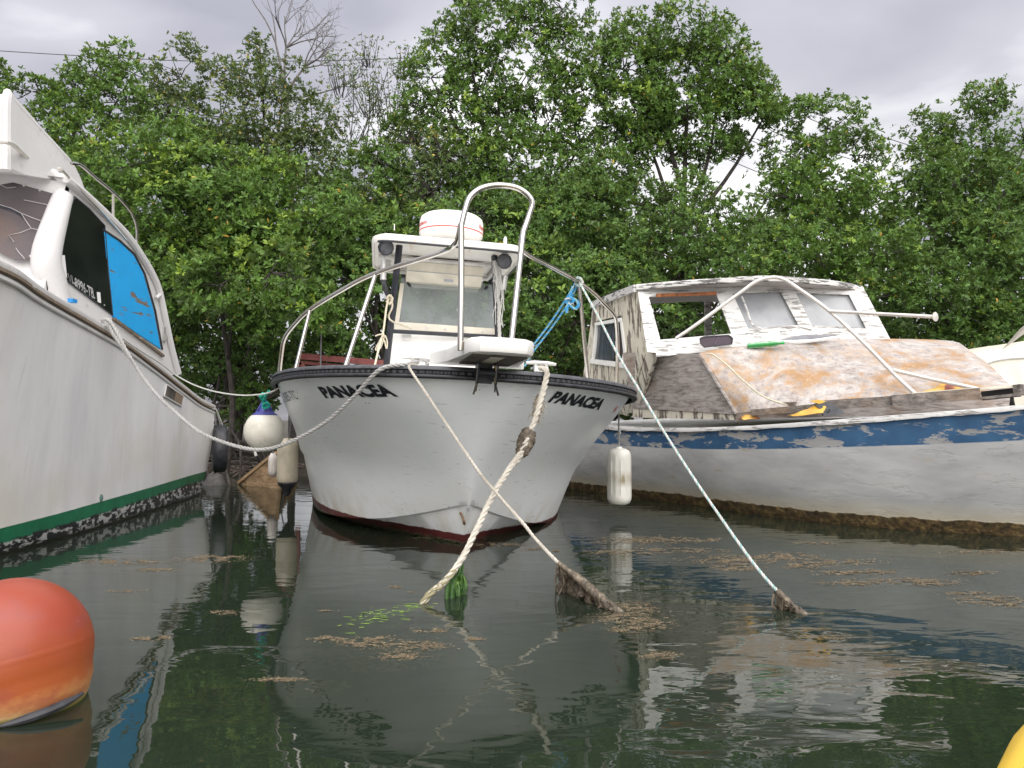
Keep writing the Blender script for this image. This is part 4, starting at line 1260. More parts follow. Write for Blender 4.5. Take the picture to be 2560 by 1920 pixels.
    brown = bm.finish(bm.ramp(bn, [(0.3, (0.055, 0.043, 0.046)), (0.55, (0.085, 0.068, 0.070)), (0.75, (0.14, 0.088, 0.062))]), 0.6)
    pn = MB().prism(pane, (0, .012, 0)).build('front_window', brown, boat, smooth=False)
    ck = MB()
    for pts in ([(-60,500),(0,512),(30,521),(53,533),(62,548),(78,571)], [(53,533),(82,545),(113,556)], [(78,571),(92,574),(105,578)], [(78,571),(50,582),(22,588),(35,605)], [(60,500),(90,506),(128,514)], [(40,620),(48,632),(56,640),(62,648)], [(0,462),(18,470),(40,468)]):
        ck.tube(np.array([Fp(x, y, .016) for x, y in pts]), .0035, 4, False)
    ck.build('cracks', simple('pale_crack', (0.40, 0.37, 0.36), 0.6), pn)
    MB().prism([Fp(-20,508,.0165), Fp(0,511,.0165), Fp(32,520,.0165), Fp(56,535,.0165), Fp(70,560,.0165), Fp(52,540,.0165), Fp(30,528,.0165), Fp(0,519,.0165), Fp(-20,515,.0165)], (0, .002, 0)).build('open_crack', BLACK_PAINT, pn, smooth=False)
    MB().prism([Fp(20,591,.0165), Fp(34,604,.0165), Fp(30,602,.0165)], (0, .002, 0)).build('open_crack', BLACK_PAINT, pn, smooth=False)
    for (px, py) in ((136,483),(114,543),(89,610),(76,640),(100,476),(60,464)):
        MB().lathe([(0, .006), (.009, .004), (.010, 0)], Fp(px, py, .012), 8, (0, -1, 0)).build('screw', DULL_STEEL, pn)
    # roof: a thick moulded slab with a round front edge that runs down along the side
    side = [S(30,400,.02), S(166,447,.02), S(184,462,.02), S(221,494,.02), S(270,540,.02), S(316,587,.02), S(348,631,.02), S(380,684,.02), S(398,728,.02), S(414,800,.02), S(428,866,.02), S(446,934,.02)]
    sp = spline(side[1:], 40)
    MB().tube(sp, .034, 8).build('roof_edge', CABIN_WHITE, boat)
    ro = []
    rp = spline([S(158,450), S(184,462), S(221,494), S(270,540), S(316,587), S(348,631), S(380,684), S(400,740)], 30)
    for p in rp:
        ro.append([p + [-.0, 0, .02], p + [-.3, 0, .06], p + [-.9, 0, .09], p + [-2.0, 0, .09], p + [-2.55, 0, .02]])
    MB().grid(np.array(ro)).build('roof', CABIN_WHITE, boat)
    fe = [at(-260,385,A_t[1] - .06), at(-60,400,A_t[1] - .06), at(40,412,A_t[1] - .04), at(105,428,A_t[1] - .01), at(140,440,A_t[1] + .06), S(166,456,-.01), S(190,474,-.005), S(230,506,.0)]
    MB().tube(spline(fe, 40), np.interp(np.linspace(0, 1, 40), [0, .50, .68, .80, 1], [.085, .082, .05, .038, .03]), 14).build('roof_brow', CABIN_WHITE, boat)
    # ---------------- flybridge
    XF = -3.62
    K = lambda px, py: at_x(px, py, XF)
    fo = [K(26,234), K(38,242), K(56,262), K(95,308), K(140,358), K(176,398), K(190,420), K(202,446), K(222,500), K(150,452), K(60,436), K(26,420)]
    MB().prism(fo, (-.06, 0, 0)).build('flybridge_side', CABIN_WHITE, boat, smooth=False)
    c_ = K(26,234); cb = K(26,425)
    ff = [c_ + [-.025, 0, -.012], cb + [-.025, 0, 0], cb + [-2.6, .0, 0], c_ + [-2.6, .0, .05]]
    MB().prism([p + np.array([0, -.02, 0]) for p in ff], (0, .06, 0)).build('flybridge_front', CABIN_WHITE, boat, smooth=False)
    MB().tube(spline([cb + [-.03, .0, 0], (c_ + cb) / 2 + [-.03, .0, 0], c_ + [-.03, .01, -.01], K(40,250) + [-.03, 0, -.01], K(95,312) + [-.03, 0, -.01], K(176,400) + [-.03, 0, -.01]], 30), .035, 8).build('flybridge_edge', CABIN_WHITE, boat)
    # hand rails
    rm = simple("chalky_rail", (0.56, 0.53, 0.48), 0.4, 0.3, 0.12, 8)
    MB().tube(spline([at(-120,345,5.15), at(0,354,5.2), at(30,360,5.3), at(60,388,5.6), at(100,424,5.95)], 24), .016, 8).build('grab_rail', rm, boat)
    MB().tube(spline([S(178,408,.03), S(202,413,.04), S(240,446,.05), S(284,482,.06), S(318,518,.06), S(336,546,.05), S(343,580,.04), S(340,624,.0)], 40), .013, 8).build('grab_rail', STEEL, boat)
    MB().tube([S(283,484,.06), S(283,556,.0)], .011, 8).build('rail_post', rm, boat)
    MB().tube(spline([S(153,424,.03), S(168,440,.04), S(259,533,.05), S(316,599,.045)], 24), .010, 8).build('grab_rail', STEEL, boat)
    MB().lathe([(0,-.02),(.022,-.014),(.024,.01),(0,.02)], S(152,425,.03), 10, (1, 0, 0)).build('rail_end', rm, boat)
    MB().lathe([(0, .05), (.10, .04), (.13, .0), (.11, -.03), (0, -.04)], at(74,416,6.15), 12).build('nav_light', simple('maroon_plastic', (0.16, 0.035, 0.055), 0.4), boat)
    # latch and hook on the aft pillar
    lt = MB()
    for d in (-.028, .028):
        a = S(411,835,.01)
        lt.beam(a + [0, d, -.07], a + [0, d, .07], .012, .02, (1, 0, 0))
    lt.beam(a + [0, -.03, .07], a + [0, .03, .07], .012, .02, (1, 0, 0)); lt.beam(a + [0, -.03, -.07], a + [0, .03, -.07], .012, .02, (1, 0, 0))
    lt.build('latch', DULL_STEEL, boat)
    MB().tube([S(390,745,.02), S(398,738,.03), S(404,730,.03)], .018, 8).build('knob', CABIN_WHITE, boat)
    MB().box(at_x(181,752,-3.28), (.04, .06, .028)).build('blue_tape', simple('blue_tape', (0.01, 0.22, 0.55), 0.6), boat)
build_left_boat()

# ================================================================ RIGHT BOAT: derelict with peeling cabin
PEEL_CREAM = peeling("peeling_cream_paint", (0.60, 0.56, 0.46), (0.055, 0.045, 0.038), (0.26, 0.22, 0.18), 0.455, (6, 6, 1.2), 0.018, 2.2, (28, 28, 1.3), 0.8)
PEEL_WHITE = peeling("cracked_white_paint", (0.60, 0.59, 0.57), (0.15, 0.135, 0.125), (0.36, 0.34, 0.32), 0.415, (1.6, 1.6, 11), 0.05, 3.0, (3, 3, 40), 0.7)
PEEL_BLACK = peeling("blackened_roof_edge", (0.56, 0.55, 0.53), (0.035, 0.033, 0.032), (0.20, 0.19, 0.18), 0.45, (2, 2, 12), 0.03, 3.2, (20, 20, 20), 0.6)

def hull_right_mat():
    m = Mat("grey_hull_blue_band")
    co = m.co()
    uv = m.node('ShaderNodeTexCoord').outputs['UV']
    v = m.xyz(uv)[1]
    z = m.xyz(co)[2]
    n = m.noise(m.co('Object', (1, 1, 3.0)), 1.8, 7, 0.6)
    c = m.ramp(n, [(0.3, (0.34, 0.34, 0.34)), (0.5, (0.44, 0.44, 0.435)), (0.72, (0.53, 0.525, 0.51))])
    n2 = m.noise(m.co('Object', (1.2, 1.2, 7)), 2.3, 8, 0.7)
    c = m.mix(m.math('MULTIPLY', m.step(n2, 0.60, 0.66), 0.8), c, (0.40, 0.35, 0.28))
    sp = m.noise(m.co('Object', (2.5, 2.5, 9)), 5, 8, 0.75)
    c = m.mix(m.math('MULTIPLY', m.step(sp, 0.66, 0.70), 0.6), c, (0.20, 0.19, 0.18))
    fl = m.noise(m.co('Object', (1.1, 1.1, 4.2)), 3.0, 9, 0.66, 0.35)
    blue = m.ramp(m.noise(co, 5, 6), [(0.3, (0.022, 0.070, 0.155)), (0.7, (0.042, 0.120, 0.235))])
    bare = m.ramp(n, [(0.35, (0.28, 0.28, 0.28)), (0.7, (0.40, 0.39, 0.37))])
    band = m.mix(m.step(fl, 0.525, 0.55), blue, bare)
    ve = m.math('ADD', v, m.math('MULTIPLY', m.math('SUBTRACT', n2, 0.5), 0.012))
    c = m.mix(m.step(ve, 0.218, 0.212), c, band)
    # tan scum line, then barnacle brown
    scum = m.math('MULTIPLY', m.step(z, 0.24, 0.10), 0.75)
    c = m.mix(scum, c, m.ramp(sp, [(0.3, (0.40, 0.33, 0.20)), (0.7, (0.55, 0.50, 0.38))]))
    e = m.math('ADD', z, m.math('MULTIPLY', m.math('SUBTRACT', m.noise(co, 9, 6), 0.5), 0.06))
    gr = m.ramp(m.noise(co, 16, 8, 0.7), [(0.35, (0.018, 0.014, 0.009)), (0.52, (0.085, 0.055, 0.022)), (0.68, (0.23, 0.16, 0.065))])
    k = m.step(e, 0.108, 0.095)
    c = m.mix(k, c, gr)
    h = m.math('ADD', m.math('MULTIPLY', k, m.noise(co, 30, 4)), m.math('MULTIPLY', m.step(fl, 0.565, 0.585), -0.15))
    return m.finish(c, 0.55, 0, m.bump(h, 0.6, 0.02))

def deck_rust_mat():
    m = Mat("worn_orange_deck")
    co = m.co('Object', (1, 1, 1))
    a = m.noise(m.co('Object', (1.6, 1.6, 1.6)), 1.7, 8, 0.62, 0.4)
    b = m.noise(co, 13, 8, 0.75)
    w = m.noise(m.co('Object', (0.9, 5, 5), rot=(0, 0, R(-25))), 4, 6)
    org = m.ramp(b, [(0.3, (0.22, 0.125, 0.06)), (0.6, (0.36, 0.22, 0.11)), (0.8, (0.46, 0.33, 0.20))])
    wht = m.ramp(b, [(0.35, (0.24, 0.20, 0.18)), (0.5, (0.38, 0.345, 0.32)), (0.66, (0.52, 0.50, 0.48))])
    gry = m.ramp(b, [(0.3, (0.13, 0.135, 0.14)), (0.7, (0.34, 0.34, 0.34))])
    f = m.math('ADD', a, m.math('MULTIPLY', m.math('SUBTRACT', b, 0.5), 0.55))
    c = m.mix(m.step(f, 0.47, 0.62), wht, org)
    sk = m.noise(m.co('Object', (7, 2, 7), rot=(0, 0, R(-60))), 5, 8, .75)
    c = m.mix(m.math('MULTIPLY', m.step(sk, 0.56, 0.70), 0.6), c, (0.58, 0.56, 0.54))
    c = m.mix(m.math('MULTIPLY', m.step(m.noise(co, 34, 6, .7), 0.60, 0.66), 0.7), c, (0.13, 0.10, 0.08))
    c = m.mix(m.math('MULTIPLY', m.step(w, 0.60, 0.66), m.step(f, 0.5, 0.42)), c, gry)
    return m.finish(c, 0.8, 0, m.bump(b, 0.35, 0.008))

def plywood_mat(name, c1, c2, c3, rot=(0, 0, 0), scale=(2.0, 2.0, 9.0), k=2.0, swirl=1.6):
    m = Mat(name)
    n = m.noise(m.co('Object', scale, rot=rot), k, 6, 0.55, swirl)
    fi = m.noise(m.co('Object', tuple(s * 4 for s in scale), rot=rot), k, 4, 0.6, 0.6)
    bl = m.noise(m.co(), 2.2, 5)
    c = m.ramp(m.math('ADD', m.math('MULTIPLY', n, 0.7), m.math('MULTIPLY', fi, 0.3)), [(0.36, c1), (0.52, c2), (0.66, c3)])
    c = m.mix(m.math('MULTIPLY', m.step(bl, 0.56, 0.70), 0.5), c, (0.20, 0.12, 0.06))
    return m.finish(c, 0.8, 0, m.bump(n, 0.4, 0.006))
GREY_PLY = plywood_mat("weathered_plywood", (0.17, 0.145, 0.13), (0.38, 0.34, 0.315), (0.50, 0.46, 0.43))
PLANK = plywood_mat("grey_plank", (0.05, 0.043, 0.038), (0.145, 0.125, 0.11), (0.24, 0.21, 0.185), (0, 0, R(-38)), (0.9, 14, 16), 2.0, 0.3)

def A(px, py, Y):
    return at(px, py, Y * 1.055)
def build_right_boat():
    boat = thing('derelict_boat', 'derelict boat with a peeling cabin, worn orange foredeck and flaking blue band', 'boat', (2.4, 7.2, 0))
    gw = [(1395,1064,10.2),(1440,1064,9.7),(1536,1070,8.5),(1640,1074,7.8),(1735,1074,7.25),(1888,1068,6.62),(2050,1057,6.12),(2239,1044,5.75),(2400,1032,5.48),(2560,1019,5.27),(2720,1004,5.15),(2860,990,5.2),(2960,980,5.35)]
    wl = [(1390,1218,0),(1440,1226,0),(1540,1239,0),(1640,1251,0),(1735,1263,0),(1870,1284,0),(2030,1304,0),(2210,1321,0),(2370,1332,0),(2530,1340,0),(2670,1343,0),(2790,1341,0),(2860,1335,0)]
    n = 80
    ua = np.linspace(0, 1, len(gw)); u = np.linspace(0, 1, n)
    gp = np.array([at(*p) for p in gw]); wp = np.array([at_z(p[0], p[1]) for p in wl])
    G = np.stack([pchip(ua, gp[:, k], u) for k in range(3)], 1); Wl = np.stack([pchip(ua, wp[:, k], u) for k in range(3)], 1)
    lat = np.array([.93, .37, 0.0]); lat /= np.linalg.norm(lat)
    rows = []
    for t in np.linspace(0, 1, 16):
        P = G * (1 - t) + Wl * t
        P = P + lat * (0.14 * (t - t * t))[..., None] if np.ndim(t) else P + lat * (0.10 * (t - t * t) - 0.14 * np.sin(np.pi * t) * 0.6)
        rows.append(P)
    inn = Wl + lat * 0.45 + [0, 0, -.5]
    rows += [(Wl + inn) / 2 - lat * .05, inn]
    H = np.stack(rows, 1)
    m = MB()
    k = H.shape[1]
    Gm = G + lat * np.interp(u, [0, .35, .7, .9, 1], [3.0, 2.9, 2.2, .9, .05])[:, None] + [0, 0, .12]
    m.grid(H)
    F_ = MB()
    hull = m.build('hull', hull_right_mat(), boat, angle=50)
    # fix the band to real depth under the gunwale: v of the uv runs 0 at the gunwale to 1 at the keel (waterline near .88)
    Om = np.stack([Gm, Gm * .55 + (Wl + lat * 2.2) * .45, Wl + lat * np.interp(u, [0, .35, .7, .9, 1], [2.6, 2.5, 1.8, .7, .05])[:, None] + [0, 0, -.4]], 1)
    MB().grid(Om, flip=True).build('far_side', hull_right_mat(), boat)
    tr = np.concatenate([H[0], Om[0]]); c = tr.mean(0)
    MB().add(np.concatenate([H[0], Om[0][::-1]]), [list(range(len(H[0]) + 3))]).build('transom', simple('grey_transom', (0.3, 0.3, 0.3), 0.6), boat, smooth=False)
    # deck: torn white canvas skin
    dm = Mat("torn_white_canvas")
    dn = dm.noise(dm.co('Object', (2, 2, 2)), 3.5, 8, 0.7)
    canvas = dm.finish(dm.ramp(dn, [(0.32, (0.22, 0.21, 0.20)), (0.5, (0.50, 0.49, 0.48)), (0.7, (0.64, 0.64, 0.63))]), 0.75, 0, dm.bump(dn, 0.8, 0.02))
    D = np.stack([G * (1 - f) + Gm * f + [0, 0, .012 + .08 * f * (1 - f)] for f in np.linspace(0, 1, 9)], 1)
    MB().grid(D, flip=True).build('deck', canvas, boat)
    # canvas lip over the edge
    j = np.random.default_rng(3)
    lip = np.stack([G + [0, 0, .016], G - lat * .02 + [0, 0, .014], G - lat * .028 + [0, 0, -.002], G - lat * .026 + np.array([0, 0, -1.]) * np.convolve(j.uniform(.004, .034, n), [.3, .4, .3], 'same')[:, None]], 1)
    MB().grid(lip).build('edge_lip', PEEL_WHITE, boat)

    # ---- trunk cabin: plywood side, worn orange top that slopes to the bow
    s0, s1, s2, s3 = A(1556,882,7.6), A(1750,884,6.75), A(1842,1036,6.55), A(1582,1020,7.75)
    MB().prism([s0, s1, s2, s3], lat * .03 + np.array([0, .02, 0])).build('plywood_side', GREY_PLY, boat, smooth=False)
    tb = [A(1750,884,6.76), A(1800,873,6.82), A(1900,862,6.9), A(2020,852,7.0), A(2150,848,7.1), A(2260,848,7.15), A(2340,850,7.17), A(2396,856,7.15), A(2424,878,7.05)]
    bt = [A(1842,1034,6.54), A(1880,1028,6.42), A(1950,1020,6.3), A(2050,1012,6.15), A(2160,1004,6.0), A(2280,996,5.88), A(2380,988,5.8), A(2470,980,5.76), A(2530,970,5.78)]
    tb, bt = spline(tb, 40), spline(bt, 40)
    rows = []
    for t in np.linspace(0, 1, 14):
        rows.append(tb * (1 - t) + bt * t + np.array([0, -.10, .12]) * (math.sin(math.pi * t) * 0.18))
    Gt = np.stack(rows, 1)
    back = tb + np.array([0, .06, .01]); back2 = tb + np.array([.1, .6, .02])
    Gt = np.concatenate([back2[:, None], back[:, None], Gt], 1)
    MB().grid(Gt, flip=True).build('foredeck', deck_rust_mat(), boat, angle=60)
    dz = np.linspace(.07, .18, 40)[:, None] * np.array([0, 0, 1.])
    fr = np.stack([bt + [0, .01, .01], bt + [0, .03, 0] - dz * .5, bt + [0, .05, 0] - dz], 1)
    MB().grid(fr, flip=True).build('trunk_front', GREY_PLY, boat)
    sk = np.array([[s3 + [0, .02, .02], s2 + [0, .02, .02]], [s3 + [0, .03, -.10], s2 + [0, .03, -.05]]])
    MB().grid(sk).build('trunk_skirt', PEEL_CREAM, boat)
    e0 = Gt[0]; MB().grid(np.stack([e0, e0 + [.03, .05, -.04], e0 + np.array([.08, .12, -.16])], 1)).build('trunk_lip', GREY_PLY, boat)
    # right-hand side of the trunk so that it is closed
    e = Gt[-1]; MB().add(np.concatenate([e, e + lat * .25 + [0, .2, -.25]]), [[i, i + 1, len(e) + i + 1, len(e) + i] for i in range(len(e) - 1)]).build('trunk_side', PEEL_WHITE, boat)
    MB().beam(A(1750,886,6.73), A(1842,1034,6.53), .03, .02, (0, 0, 1)).build('corner_seam', GREY_PLY, boat)
    # ---- toe planks along the side
    for (a, b, w, h) in (((1738,1024,7.0), (1990,1012,6.25), .05, .05), ((1880,1032,6.42), (2120,1012,5.96), .06, .055), ((2040,1014,6.06), (2290,998,5.70), .05, .075), ((2230,1002,5.76), (2450,984,5.50), .05, .085)):
        MB().beam(A(*a), A(*b), w, h).build('plank', PLANK, boat, smooth=False)
    MB().beam(A(2280,985,5.74), A(2530,966,5.46), .10, .02).build('plank', simple('cream_plank_top', (0.62, 0.57, 0.47), 0.7), boat, smooth=False)
    MB().beam(A(2452,996,5.50), A(2590,982,5.30), .05, .02).build('plank', PLANK, boat, smooth=False)
    MB().beam(A(2455,990,5.62), A(2550,980,5.45), .03, .07).build('gap_shade_strip', simple('painted_gap_shade', (0.03, 0.028, 0.03), 0.8), boat, smooth=False)  # dark strip between planks: shade of the gap put into its colour
    MB().beam(A(2538,974,5.42), A(2556,972,5.38), .06, .07).build('plank', PLANK, boat, smooth=False)

    # ---- wheelhouse
    Y0 = 7.35
    roofL, roofR = A(1593,717,7.35), A(2153,717,7.62)
    def Wf(px, py):                        # raked front plane: top further aft than the sill
        t = np.clip((py - 717) / 150.0, -0.4, 1.4); s = (px - 1593) / 560.0
        return A(px, py, 7.35 + 0.27 * s - 0.32 * t - 0.10 * math.sin(math.pi * np.clip(s, 0, 1)))
    def panel(pts, name, mat, d=.045):
        return MB().prism([Wf(*p) for p in pts], (0.01, d, 0)).build(name, mat, boat, smooth=False)
    panel([(1593,717),(1650,722),(1640,742),(1622,742),(1650,845),(1640,882),(1618,880)], 'front_post', PEEL_WHITE)
    panel([(1600,716),(1700,709),(1800,706),(1800,736),(1700,738),(1610,742)], 'front_header', PEEL_WHITE)
    panel([(1800,706),(1930,704),(1960,706),(1960,730),(1850,733),(1800,736)], 'front_header', PEEL_WHITE)
    panel([(1960,706),(2060,709),(2160,719),(2160,740),(2130,737),(1990,732),(1960,730)], 'front_header', PEEL_WHITE)
    panel([(1791,735),(1832,735),(1872,824),(1869,834),(1829,836)], 'mullion', PEEL_WHITE, .055)
    panel([(1952,730),(1990,732),(2032,818),(2030,824),(1998,816)], 'mullion', PEEL_WHITE, .055)
    panel([(2122,735),(2160,722),(2226,848),(2192,850),(2166,822)], 'front_post', PEEL_WHITE)
    panel([(1640,850),(1830,834),(1870,822),(2000,812),(2170,820),(2224,846),(2140,852),(1960,862),(1800,876),(1640,892)], 'sill', PEEL_WHITE, .06)
    gm = Mat("cloudy_window")
    gn = gm.noise(gm.co('Object', (1, 1, 1)), 3.0, 5)
    cloudy = gm.finish(gm.ramp(gn, [(0.3, (0.30, 0.31, 0.33)), (0.7, (0.46, 0.47, 0.48))]), 0.22)
    t1 = gm.node('ShaderNodeBsdfTransparent', Color=(0.7, 0.72, 0.74))
    pb = [x for x in gm.t.nodes if x.type == 'BSDF_PRINCIPLED'][0]
    mx = gm.node('ShaderNodeMixShader', i0=0.72); gm.t.links.new(t1.outputs[0], mx.inputs[1]); gm.t.links.new(pb.outputs[0], mx.inputs[2]); gm.t.links.new(mx.outputs[0], gm.out.inputs[0])
    for pts in ([(1832,735),(1954,729),(2000,813),(1869,823)], [(1988,731),(2124,735),(2168,822),(2030,819)]):
        MB().prism([Wf(*p) + [0, .035, 0] for p in pts], (0, .006, 0)).build('front_pane', cloudy, boat, smooth=False)
    MB().beam(Wf(1640,739) + [0, -.012, 0], Wf(1790,734) + [0, -.012, 0], .012, .035).build('rusty_strip', simple('rust', (0.30, 0.11, 0.04), 0.85, 0, 0.4, 18, 0.4), boat, smooth=False)
    MB().tube(spline([Wf(1853,742) + [0, -.02, 0], Wf(1866,775) + [0, -.02, 0], Wf(1878,812) + [0, -.03, 0], Wf(1900,822) + [0, -.03, 0]], 14), .010, 6).build('wiper_arm', PEEL_WHITE, boat)
    # peeling side wall, built of upright boards around a sliding window
    fb = Wf(1640,884); ft = Wf(1593,717)
    aft_t = A(1481,772,8.75); aft_m = A(1470,860,8.85); aft_b = A(1448,1000,9.0); fr_b = A(1586,1046,7.85)
    def Sd(s, t):                         # s 0 aft .. 1 forward, t 0 top .. 1 bottom
        A = aft_t * (1 - t) + aft_b * t + (aft_m - (aft_t + aft_b) / 2) * math.sin(math.pi * t) * .8
        Bp = np.array([ft[k] + (fb[k] - ft[k]) * min(1, t / .55) if t < .55 else fb[k] + (fr_b[k] - fb[k]) * (t - .55) / .45 for k in range(3)])
        return A * (1 - s) + Bp * s
    sd = np.array([-.35, -.93, 0]) ; inw = np.array([.12, .02, 0])
    def sidep(s0, s1, t0, t1, name, mat, out=0.0, d=.035):
        nn = 10
        a = [Sd(s0, t) for t in np.linspace(t0, t1, nn)]; b = [Sd(s1, t) for t in np.linspace(t0, t1, nn)]
        o = np.array([-.9, -.35, 0]) * out
        Gd = np.array([[p + o for p in a], [p + o for p in b]])
        mm = MB()
        mm.grid(Gd); mm.grid(Gd + np.array([.9, .35, 0]) * d, flip=True)
        for (x, y) in ((0, 0), ):
            pass
        E = np.concatenate([Gd[0], Gd[1][::-1]]); E2 = E + np.array([.9, .35, 0]) * d
        q = len(E); mm.add(np.concatenate([E, E2]), [[i, q + i, q + (i + 1) % q, (i + 1) % q] for i in range(q)])
        return mm.build(name, mat, boat, angle=30)
    sidep(0, .12, 0.0, 1, 'wall_board', PEEL_CREAM)
    sidep(.125, .62, 0.0, .20, 'wall_board', PEEL_CREAM, .003)
    for a, b, o in ((.125, .30, .0), (.305, .47, .004), (.475, .62, .001)):
        sidep(a, b, .66, 1, 'wall_board', PEEL_CREAM, o)
    for a, b, o in ((.625, .75, .002), (.755, .88, .006), (.885, 1.0, .0)):
        sidep(a, b, 0.0, 1 if b < .9 else .97, 'wall_board', PEEL_CREAM, o)
    fr = sidep(.12, .63, .225, .262, 'window_frame', WHITE_GEL, .02, .03); sidep(.12, .68, .625, .665, 'window_frame', WHITE_GEL, .025, .03)
    sidep(.12, .15, .262, .63, 'window_frame', WHITE_GEL, .015, .03); sidep(.60, .63, .262, .63, 'window_frame', WHITE_GEL, .015, .03)
    wm = Mat("dark_window_glass"); wn2 = wm.noise(wm.co('Object', (8, 8, .8)), 2, 4)
    glass_d = wm.finish(wm.ramp(wn2, [(0.3, (0.012, 0.013, 0.017)), (0.7, (0.085, 0.10, 0.13))]), 0.15)
    sidep(.15, .45, .262, .63, 'side_pane', glass_d, -.012, .008); sidep(.45, .60, .262, .63, 'opening_shade_panel', simple('painted_dark_inside', (0.03, 0.022, 0.018), 0.8), -.03, .008)  # open half is a solid panel, interior darkness painted as its colour
    # ceiling of the wheelhouse seen through the empty front window, far wall with opening to the trees
    # roof: cambered, with a rotten black edge along the side
    front = [A(1590,712,7.33), A(1668,705,7.22), A(1780,697,7.16), A(1920,690,7.15), A(2043,698,7.3), A(2110,706,7.5), A(2155,716,7.66)]
    front = spline(front, 40); rear = front + np.array([-.42, 1.25, -.03]); rear[:, 2] += .02
    rear[0] = A(1480,756,8.75)
    rear = spline([rear[0], rear[8], rear[20], rear[32], rear[-1]], 40)
    Rt = np.stack([front + [0, 0, -.055], front + [0, -.012, -.05], front + [0, -.014, -.008], front + [0, 0, .004], front * .5 + rear * .5 + [0, 0, .03], rear + [0, 0, .0], rear + [0, 0, -.05]], 1)
    MB().grid(Rt).build('roof', PEEL_BLACK, boat, angle=50)
    un = np.stack([front + [0, 0, -.057], rear + [0, 0, -.052]], 1)
    MB().grid(un, flip=True).build('roof_lining', simple('grey_lining', (0.42, 0.40, 0.39), 0.7), boat)
    MB().beam(front[0] + [-.01, 0, -.035], rear[0] + [-.01, 0, -.035], .03, .075).build('roof_side_edge', PEEL_BLACK, boat, smooth=False)
    MB().beam(front[-1] + [0, 0, -.03], rear[-1] + [0, 0, -.03], .03, .06).build('roof_side_edge', PEEL_BLACK, boat, smooth=False)
    # far (port) wall posts and rear posts
    MB().beam(rear[-1] + [-.03, 0, -.05], rear[-1] + [0.08, -.05, -.95], .07, .05).build('rear_post', PEEL_WHITE, boat, smooth=False)
    MB().beam(rear[22] + [0, 0, -.05], rear[22] + [0, 0, -.95], .07, .05).build('rear_post', PEEL_WHITE, boat, smooth=False)
    low = MB(); low.prism([A(2224,848,7.3), A(2240,850,8.3), A(2240,930,8.3), A(2224,940,7.3)], (.03, 0, 0)); low.build('port_wall', PEEL_WHITE, boat, smooth=False)
    # ---- bent bow rail
    rl = simple("chalky_aluminium", (0.60, 0.57, 0.53), 0.38, 0.35, 0.12, 8, 0.05)
    arch = [A(1690,846,6.82), A(1740,812,6.8), A(1850,732,6.75), A(1892,703,6.72), A(1932,693,6.70), A(1962,700,6.66), A(2000,724,6.6), A(2075,779,6.45), A(2160,858,6.2), A(2240,940,5.95), A(2296,992,5.78)]
    MB().tube(spline(arch, 70), .017, 10).build('bow_rail', rl, boat)
    x = MB().tube([A(2072,778,6.44), A(2336,792,6.0)], .016, 10)
    sx = x.build('rail_arm', rl, boat)
    MB().lathe([(0, -.012), (.018, -.01), (.020, .0), (.038, .004), (.040, .010), (0, .016)], A(2336,792,6.0), 16, (.5, -.85, .0)).build('flange', rl, sx)
    MB().tube([A(2233,925,5.97), A(2330,948,5.9), A(2445,972,5.72)], .016, 8).build('rail_arm', rl, boat)
    # loose frame strip lying along the windscreen
    MB().tube(spline([A(1942,852,6.86), A(1990,856,6.75), A(2060,848,6.78), A(2112,840,6.86)], 14), .016, 6).build('loose_trim', WHITE_GEL, boat)
    MB().prism([A(1950,850,6.92), A(2010,838,6.95), A(2095,838,6.98), A(2040,848,6.88)], (0, 0, .006)).build('loose_sheet', simple('grey_acrylic', (0.20, 0.20, 0.215), 0.2), boat, smooth=False)
build_right_boat()

